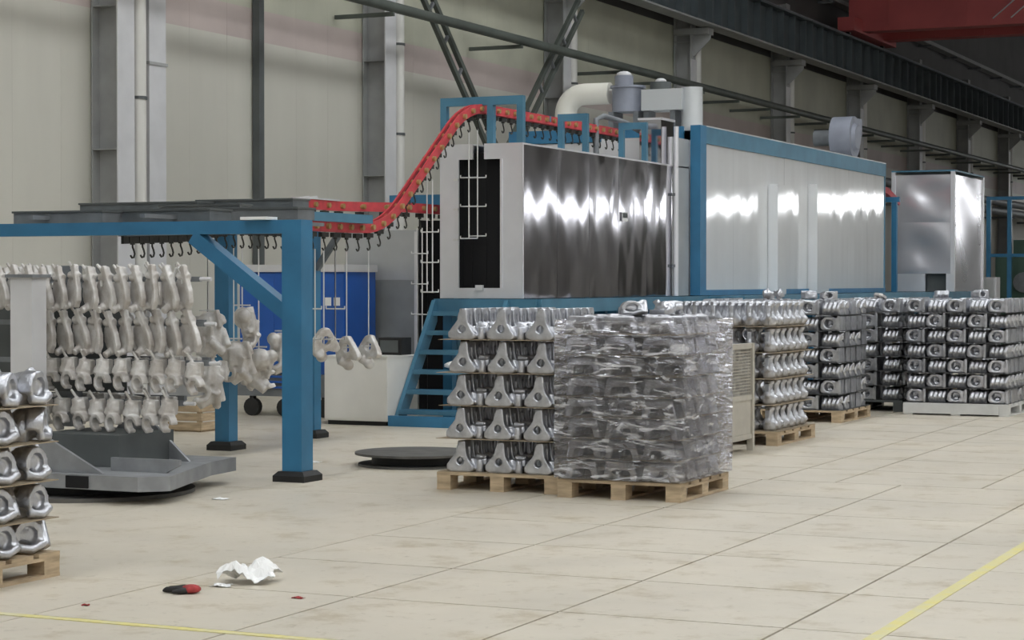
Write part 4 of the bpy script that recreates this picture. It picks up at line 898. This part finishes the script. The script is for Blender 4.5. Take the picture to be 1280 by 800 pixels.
# stack four, five, six
kinds = ['hollow boxy casting', 'finned casting']
def mixer(p): 
    return lambda L, i, j: (1 if (i + j * 2 + L * p) % 2 else 0) if rnd.random() < 0.8 else rnd.randint(0, 1)
ex0, ex1, ey0, ey1 = -7.55, -6.47, 23.42, 24.75
pallet('wooden_pallet', 'pine pallet under the narrow housing stack beyond the knuckles', ex0, ex1, ey0, ey1)
stack(ex0 + 0.02, ex1 - 0.02, ey0 + 0.03, ey1 - 0.03, 0.145, 7, 0.186, [mD, mD2], 4, 5, kinds, 'narrow housing stack', 'carddark', 0.02, base_sheet=True, mix=mixer(1), rows_front=2)
fx0, fx1, fy0, fy1 = -7.55, -6.32, 25.75, 27.0
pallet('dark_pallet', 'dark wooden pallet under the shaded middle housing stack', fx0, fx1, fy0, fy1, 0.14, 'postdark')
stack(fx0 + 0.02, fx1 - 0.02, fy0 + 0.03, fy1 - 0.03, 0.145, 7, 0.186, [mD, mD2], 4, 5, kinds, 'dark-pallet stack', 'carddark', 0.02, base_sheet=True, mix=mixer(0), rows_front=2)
hx0, hx1, hy0, hy1 = -6.2, -4.9, 25.3, 26.85
pallet('white_pallet', 'low white steel pallet under the wide housing stack', hx0, hx1, hy0, hy1, 0.15, 'whitepal')
MB().box(hx0, hx1 - 0.121, hy0 - 0.012, hy0 - 0.001, 0.02, 0.128).build('front_board', 'whitepal', bpy.data.objects['white_pallet'])
stack(hx0 + 0.02, hx1 - 0.02, hy0 + 0.03, hy1 - 0.03, 0.155, 7, 0.186, [mD, mD2], 5, 6, kinds, 'white-pallet stack', 'carddark', 0.02, base_sheet=True, mix=mixer(1), rows_front=2)
# row behind: tops only rise above the front row
for (x0, x1, y0, where) in ((-6.2, -4.9, 28.0, 'stack behind white pallet'), (-7.7, -6.4, 28.0, 'stack behind dark pallet'), (-8.9, -7.75, 25.2, 'stack beside dark pallet'), (-4.75, -3.6, 28.2, 'plank-topped stack')):
    pallet('wooden_pallet', 'pine pallet under the ' + where, x0, x1, y0, y0 + 1.2)
    stack(x0 + 0.02, x1 - 0.02, y0 + 0.03, y0 + 1.17, 0.145, 7, 0.186, [mD, mD2], 4, 4, kinds, where, 'carddark', 0.02, base_sheet=True, mix=mixer(1), only=lambda L, i, j: L >= 5 or i == 3 or j == 0)
pk = MB().box(-4.6, -3.7, 28.4, 29.2, 1.482, 1.53).build('plank', 'wood'); tag(pk, 'brown wooden board lying on the far right back stack', 'board')

mbR = MB().ball((0, 0, .085), (.1, .09, .085), 14).prism(arc(0, 0, .085, -1.2, 3.6, 16) + arc(0, 0, .05, 3.6, -1.2, 16), (-.03, -.075, .09), (1, 0, 0), (0, 0, 1), .09).cyl((-.11, .03, .05), (.12, -.02, .06), .045, 10).cyl((.08, -.08, .02), (.09, .03, .17), .035, 10).box(-.1, .1, -.03, .1, .0, .06).tube([(-.1, -.1, .03), (-.02, -.13, .02), (.06, -.12, .05)], .025, 8)
mR = cast(mbR, 'rough_casting', 'alu', 0.010, 2, 0.4)
for k, (me, x, y, z, r_, lab) in enumerate((
    (mR, bx0 + 0.5, by0 + 0.3, 0.145 + 8 * 0.158 - 0.012, (0, 0, 0.6), 'loose rough casting tossed on top of the film wrapped stack'),
    (mR, bx0 + 0.72, by0 + 0.42, 0.145 + 8 * 0.158 - 0.012, (0, 0, 2.6), 'loose rough casting nearer the cage on top of the wrapped stack'),
    (mC, dx1 - 0.25, dy1 - 0.5, 0.145 + 5 * 0.263 + 0.055, (1.5, 0.2, 0.4), 'loose knuckle tossed on the aisle edge of the knuckle stack'),
    (mC, dx1 - 0.50, dy1 - 0.25, 0.145 + 5 * 0.263 + 0.055, (1.5, 0.0, 2.1), 'loose knuckle tossed on the back edge of the knuckle stack'),
    (mD, ex1 - 0.25, ey0 + 0.3, 0.145 + 7 * 0.186 - 0.01, (0.0, 0.0, 0.7), 'loose boxy casting lying on the front of the narrow housing stack'),
    (mD, ex1 - 0.6, ey0 + 0.7, 0.145 + 7 * 0.186 - 0.01, (0.0, 0.0, 2.2), 'loose boxy casting lying amid the top of the narrow housing stack'),
    (mK, fx1 - 0.4, fy0 + 0.4, 0.145 + 7 * 0.186 + 0.02, (1.4, 0.0, 0.5), 'loose eyelet casting lying on the dark-pallet stack'),
    (mD2, hx0 + 0.4, hy0 + 0.3, 0.155 + 7 * 0.186 - 0.01, (0.0, 0.0, 0.5), 'loose finned casting lying on the white-pallet stack'),
    (mD, hx0 + 0.85, hy0 + 0.4, 0.155 + 7 * 0.186 - 0.01, (0.0, 0.0, 1.1), 'loose boxy casting lying on the white-pallet stack'))):
    place('loose_casting', me, (x, y, z), r_, None, lab, 'casting', 'loose castings on the stacks', (0.95, 0.8, 0.62) if me is mR else (0.75, 0.75, 0.6))
# front left stack, only its right side in view
qx1 = -7.1; qx0 = -8.2; qy1 = 9.44; qy0 = 8.3
pallet('wooden_pallet', 'pine pallet at the picture edge under rough layered castings', qx0, qx1, qy0, qy1)
qz = [0.145, 0.335, 0.545, 0.76, 0.965]
for L in range(5):
    if L: tag(MB().box(qx0, qx1 + 0.01, qy0, qy1 - 0.02, qz[L] - 0.006, qz[L] - 0.001).build('separator_sheet', 'card'), 'brown sheet under the %s layer of the rough castings at the edge' % ('top' if L == 4 else ORD[L]), 'sheet')
    for j in range(4):
        for i in range(1 if L < 4 else 3):
            place('rough_casting', mR, (qx1 - 0.16 - i * 0.27, qy1 - 0.11 - j * 0.27, qz[L]), (0, 0, PI / 2 + rnd.uniform(-.5, .5)), None, 'rough silver casting, %s layer of the rough stack, %s from the rack, %s row in' % ('top' if L == 4 else ORD[L], ORDW[j], ORDW[i]), 'casting', 'rough castings, %s layer' % ('top' if L == 4 else ORD[L]), (1.05, 1.05, 1.1 if L else 1.08))

# ------------------------------------------------------------------ turning rack with raw castings
rc = G(110, 620); ry = 13.75
tt = thing('turntable', 'dark round turntable plate under the casting rack', 'turntable', (-9.75, 13.3, 0))
MB().cyl((-9.75, 13.3, 0.0), (-9.75, 13.3, 0.03), 0.85, 40).build('lower_plate', 'plate', tt, 40); MB().cyl((-9.75, 13.3, 0.0301), (-9.75, 13.3, 0.1), 0.55, 32).build('bearing', 'blackrub', tt, 40)
rk = thing('casting_rack', 'grey steel turning rack with sled base holding rows of raw castings', 'rack', (-10.0, ry, 0.1))
bl = [onY(38, 600, 12.65).x, onY(210, 600, 12.75).x]
zs0, zs1 = 0.1005, 0.21
bp_ = [(bl[0] - 1.0, 12.62), (onY(172, 600, 12.62).x, 12.62), (bl[1], 12.78), (onY(264, 590, 13.95).x, 13.95), (onY(264, 590, 13.95).x - 0.05, 14.4), (bl[0] - 1.0, 14.4)]
MB().prism(bp_, (0, 0, (zs0 + zs1) / 2), (1, 0, 0), (0, 1, 0), zs1 - zs0).build('sled', 'sled', rk)
for xx in (onY(95, 605, 12.6).x,): MB().box(xx - 0.1, xx + 0.1, 12.605, 12.619, zs0 + 0.01, zs1 - 0.01).build('fork_pocket', 'black', rk)
za = onY(60, 548, 12.75).z
MB().prism([(onY(38, 548, 12.75).x, za), (onY(62, 548, 12.75).x, za), (onY(130, 600, 12.75).x, zs1 + 0.001), (onY(38, 600, 12.75).x, zs1 + 0.001)], (0, 12.75, 0), (1, 0, 0), (0, 0, 1), 0.03).build('gusset', 'sled', rk)
MB().prism([(onY(150, 560, 13.9).x, 0.5), (onY(185, 550, 13.9).x, 0.56), (onY(238, 590, 13.9).x, zs1 + 0.001), (onY(130, 590, 13.9).x, zs1 + 0.001)], (0, 13.9, 0), (1, 0, 0), (0, 0, 1), 0.03).build('gusset', 'sled', rk)
MB().prism([(0, 0), (0.5, 0), (0.62, 0.06), (0.62, 0.1), (0.0, 0.1)], (onY(140, 595, 13.0).x, 13.0, zs1 + 0.001), (1, 0, 0), (0, 0, 1), 0.03).build('gusset', 'sled', rk)
MB().box(onY(60, 560, 13.3).x, onY(158, 560, 13.3).x, 13.2, 13.95, zs1 + 0.002, 0.46).build('pedestal', 'postdark', rk)
px0, px1 = onY(13, 400, 13.0).x, onY(40, 400, 13.0).x
zpt = onY(26, 347, 13.0).z
MB().box(px0, px1, 13.0, 13.18, zs1 + 0.001, zpt).build('upright', 'collight', rk)
MB().box(px0 - 0.03, px1 + 0.03, 12.97, 13.2, zpt + 0.001, zpt + 0.025).build('cap', 'dull', rk)
MB().box(-10.45, -10.3, 13.86, 14.01, 0.4605, 1.78).build('upright', 'dull', rk)
MB().box(-11.2, -9.75, 13.85, 13.859, 0.75, 1.6).build('dark_gap_plate', 'postdark', rk)  # added dark plate; makes the gaps between casting rows dark
rows = [(349, 0, 246, 13.55, mS, 0.148), (404, 30, 252, 13.6, mS, 0.148), (452, 40, 258, 13.55, mE, 0.17), (502, 40, 226, 13.5, mE, 0.17)]
for ri, (py, pa, pb, Yr, me, sp) in enumerate(rows):
    x0 = onY(pa, py, Yr).x - 0.15; x1 = onY(pb, py, Yr).x; z = onY(130, py, Yr).z
    for side, yy in ((0, Yr), (1, Yr + 0.62)):
        MB().box(x0 - 0.4, x1 - 0.4 * side, yy + 0.03, yy + 0.07, z - 0.02, z + 0.02).build('bar', 'dull', rk)
        nn = int((x1 - x0) / sp)
        for k in range(nn):
            x = x1 - 0.09 - k * sp - 0.42 * side
            rn = ('top', 'second', 'third', 'lowest')[ri]
            place(me.name, me, (x, yy - (0.02 if me is mE else 0.03), z - 0.0 + rnd.uniform(-.012, .012)), (rnd.uniform(-.1, .1), rnd.uniform(-.12, .12), rnd.uniform(-.1, .1)), None,
                  'pale %s casting, %s from the gantry end of the rack\'s %s %s bar' % ('sickle-shaped' if me is mS else 'claw-ended', ORDW[k], rn, 'front' if side == 0 else 'rear'), 'casting', '%s castings on the rack, %s bar' % (rn, 'front' if side == 0 else 'rear'))
    MB().box(-10.42, -10.34, Yr + 0.071, Yr + 0.649, z - 0.03, z + 0.01).build('cross_arm', 'dull', rk)
    MB().cyl((x1, Yr + 0.05, z), (x1 + 0.1, Yr + 0.05, z), 0.016, 8).build('peg', 'collight', rk)
# open wire loops on the rack top
for px in (131, 222):
    c = onY(px, 345, 13.5)
    l = MB().tube([(c.x - .03, 13.5, c.z - .08), (c.x - .035, 13.5, c.z), (c.x - .015, 13.5, c.z + .06), (c.x + .01, 13.5, c.z + .065), (c.x + .03, 13.5, c.z + .03), (c.x + .045, 13.5, c.z - .06)], 0.011, 6).build('wire_loop', 'rod', rk, 60)

# ------------------------------------------------------------------ castings hanging from the conveyor
def hangcast(px, py, me, rz, lab, X=XT, sc=1.0):
    p = onX(px, py, XT); h_ = snap(px, py, XT); p = Vector((h_.x, h_.y, p.z))
    place('hanging_casting', me, p, (rnd.uniform(-.2, .2), rnd.uniform(-.2, .2), rz), None, lab, 'casting', None, (sc, sc, sc))
    r = thing('hanger_rod', 'thin wire rod from the conveyor holding a casting' if False else 'thin wire rod carrying the ' + lab.split(' ', 1)[1], 'rod', (p.x, p.y, p.z))
    MB().cyl((p.x, p.y, p.z - 0.02), (p.x, p.y, h_.z - 0.235), 0.007, 6).build('rod', 'rod', r, 60)
    MB().cyl((p.x - 0.09, p.y, p.z + 0.05), (p.x + 0.09, p.y, p.z + 0.05), 0.008, 6).build('crossbar', 'rod', r, 60)
hangcast(258, 395, mH, 0.2, 'pale knuckle casting hanging at the end of the rack top', XT, 1.25); hangcast(264, 452, mH, 1.2, 'pale knuckle casting hanging lowest by the rack end', XT, 1.35)
hangcast(305, 388, mH, 2.0, 'pale knuckle casting hanging high before the blue machine', XT, 1.2); hangcast(291, 430, mH, 0.6, 'pale knuckle casting hanging low behind the gantry strut', XT, 1.2); hangcast(322, 440, mH, 3.4, 'pale knuckle casting hanging lowest before the blue machine', XT - 0.1, 1.25)
hangcast(352, 420, mH, 1.0, 'pale knuckle casting hanging against the stout gantry post', XT, 1.2)
hangcast(408, 430, mK, 1.3, 'narrow pale casting hanging beside the eyelet pair', XT, 1.35); hangcast(436, 440, mK, 0.1, 'pale eyelet casting hanging above the middle of the white cabinet', XT, 1.35); hangcast(466, 438, mK, 0.0, 'pale eyelet casting hanging above the white cabinet end by the stairs', XT, 1.35)

# ------------------------------------------------------------------ round floor turntable by the stacks
c = G(520, 581)
t = thing('turntable', 'rusty round turntable of two plates lying empty on the floor', 'turntable', (c.x, c.y, 0))
MB().cyl((c.x, c.y, 0), (c.x, c.y, 0.02), 0.52, 40).build('lower_plate', 'plate', t, 40); MB().cyl((c.x, c.y, 0.0201), (c.x, c.y, 0.1), 0.40, 32).build('bearing', 'blackrub', t, 40)
MB().cyl((c.x, c.y, 0.1001), (c.x, c.y, 0.12), 0.55, 48).build('top_plate', 'plate', t, 40)

# ------------------------------------------------------------------ small things on the floor
def crumple(name, cx, cy, w, d, h, mt, lab, cat, seed, nu=14, nv=10, rot=0):
    r = random.Random(seed); vs = []; fs = []; ph = [r.uniform(0, 6) for _ in range(6)]
    for i in range(nu + 1):
        for j in range(nv + 1):
            u = i / nu * 2 - 1; v = j / nv * 2 - 1
            rr = 1 - 0.25 * abs(math.sin(3 * math.atan2(v, u) + ph[0]))
            x = u * w / 2 * rr; y = v * d / 2 * rr
            z = 0.002 + h * max(0, (0.5 + 0.5 * math.sin(u * 3 + ph[1]) * math.cos(v * 3 + ph[2]))) * (1 - 0.6 * (u * u + v * v) / 2) + r.uniform(0, h * 0.25)
            a = rot; vs.append((cx + x * math.cos(a) - y * math.sin(a), cy + x * math.sin(a) + y * math.cos(a), z))
    fs = [(i * (nv + 1) + j, (i + 1) * (nv + 1) + j, (i + 1) * (nv + 1) + j + 1, i * (nv + 1) + j + 1) for i in range(nu) for j in range(nv)]
    n_ = len(vs); vs += [(x, y, max(0.0005, z - 0.003)) for x, y, z in vs]; fs += [tuple(k + n_ for k in f[::-1]) for f in fs]
    o = MB().add(vs, fs).build(name, mt, None); return tag(o, lab, cat)
c = G(312, 728); crumple('paper_sheet', c.x, c.y, 0.34, 0.3, 0.13, 'paper', 'crumpled white paper lying on the bare floor', 'paper', 3, rot=0.3)
c = G(278, 733); crumple('paper_scrap', c.x, c.y, 0.12, 0.1, 0.015, 'paper', 'torn white scrap at the edge of the crumpled paper', 'paper', 5)
c = G(230, 741)
gl = thing('work_glove', 'red and black work glove dropped beside the crumpled paper', 'glove', (c.x, c.y, 0))
m = MB(); rr = random.Random(4)
m.ball((c.x + 0.045, c.y, 0.024), (0.055, 0.05, 0.024), 14).build('palm', 'rag', gl, 60)
m = MB()
for k, (dy, L) in enumerate(((-0.035, 0.075), (-0.012, 0.09), (0.012, 0.088), (0.034, 0.07))): m.tube([(c.x + 0.03, c.y + dy, 0.02), (c.x - 0.02, c.y + dy * 1.15, 0.024), (c.x - L - 0.01, c.y + dy * 1.3, 0.016), (c.x - L - 0.025, c.y + dy * 1.3, 0.012)], [.014, .014, .012, .007], 8)
m.build('fingers', 'blackrub', gl, 60); MB().tube([(c.x + 0.04, c.y - 0.035, 0.02), (c.x + 0.01, c.y - 0.07, 0.018), (c.x - 0.02, c.y - 0.08, 0.014)], [.016, .014, .009], 8).build('thumb', 'blackrub', gl, 60)
c = G(373, 748); crumple('red_scrap', c.x, c.y, 0.07, 0.05, 0.008, 'rag', 'small red scrap on the floor in front of the crumpled paper', 'scrap', 8)
c = G(107, 757); crumple('red_scrap', c.x, c.y, 0.05, 0.04, 0.008, 'rag', 'tiny reddish scrap near the yellow line', 'scrap', 9)
c = G(276, 624); crumple('paper_scrap', c.x, c.y, 0.13, 0.12, 0.01, 'paper', 'flat white scrap near the corner of the rack sled', 'paper', 12)
c = G(395, 578); crumple('paper_scrap', c.x, c.y, 0.1, 0.1, 0.01, 'paper', 'flat white scrap behind the stout gantry post', 'paper', 13)
k_ = 2; t_ = (k_ + 0.8) / nst
yb_ = sy0 + t_ * (sy1 - sy0); zb_ = t_ * (zp - 0.1)
m = MB().ball((sxl + 0.55, yb_ + 0.02, zb_ + 0.05), (0.17, 0.09, 0.05), 16); 
for v in m.v: v += Vector((rnd.uniform(-.012, .012), rnd.uniform(-.01, .01), rnd.uniform(0, .012)))
tag(m.build('plastic_bag', 'paper'), 'white crumpled plastic bag lying on a stair tread', 'bag')
# wooden crate behind the rack
c = G(238, 540)
wcr = thing('wooden_crate', 'small orange brown wooden crate standing behind the casting rack', 'crate', (c.x, c.y, 0))
for z in (0.02, 0.12, 0.22): MB().box(c.x - 0.3, c.x + 0.12, c.y, c.y + 0.02, z, z + 0.085).build('slat', 'wood', wcr); MB().box(c.x + 0.121, c.x + 0.14, c.y + 0.001, c.y + 0.4, z, z + 0.085).build('slat', 'wood', wcr)
for x in (c.x - 0.29, c.x + 0.07): MB().box(x, x + 0.05, c.y + 0.021, c.y + 0.06, 0, 0.31).build('corner_post', 'wood', wcr)
MB().box(c.x - 0.3, c.x + 0.12, c.y + 0.061, c.y + 0.4, 0.0, 0.02).build('bottom_board', 'wood', wcr)
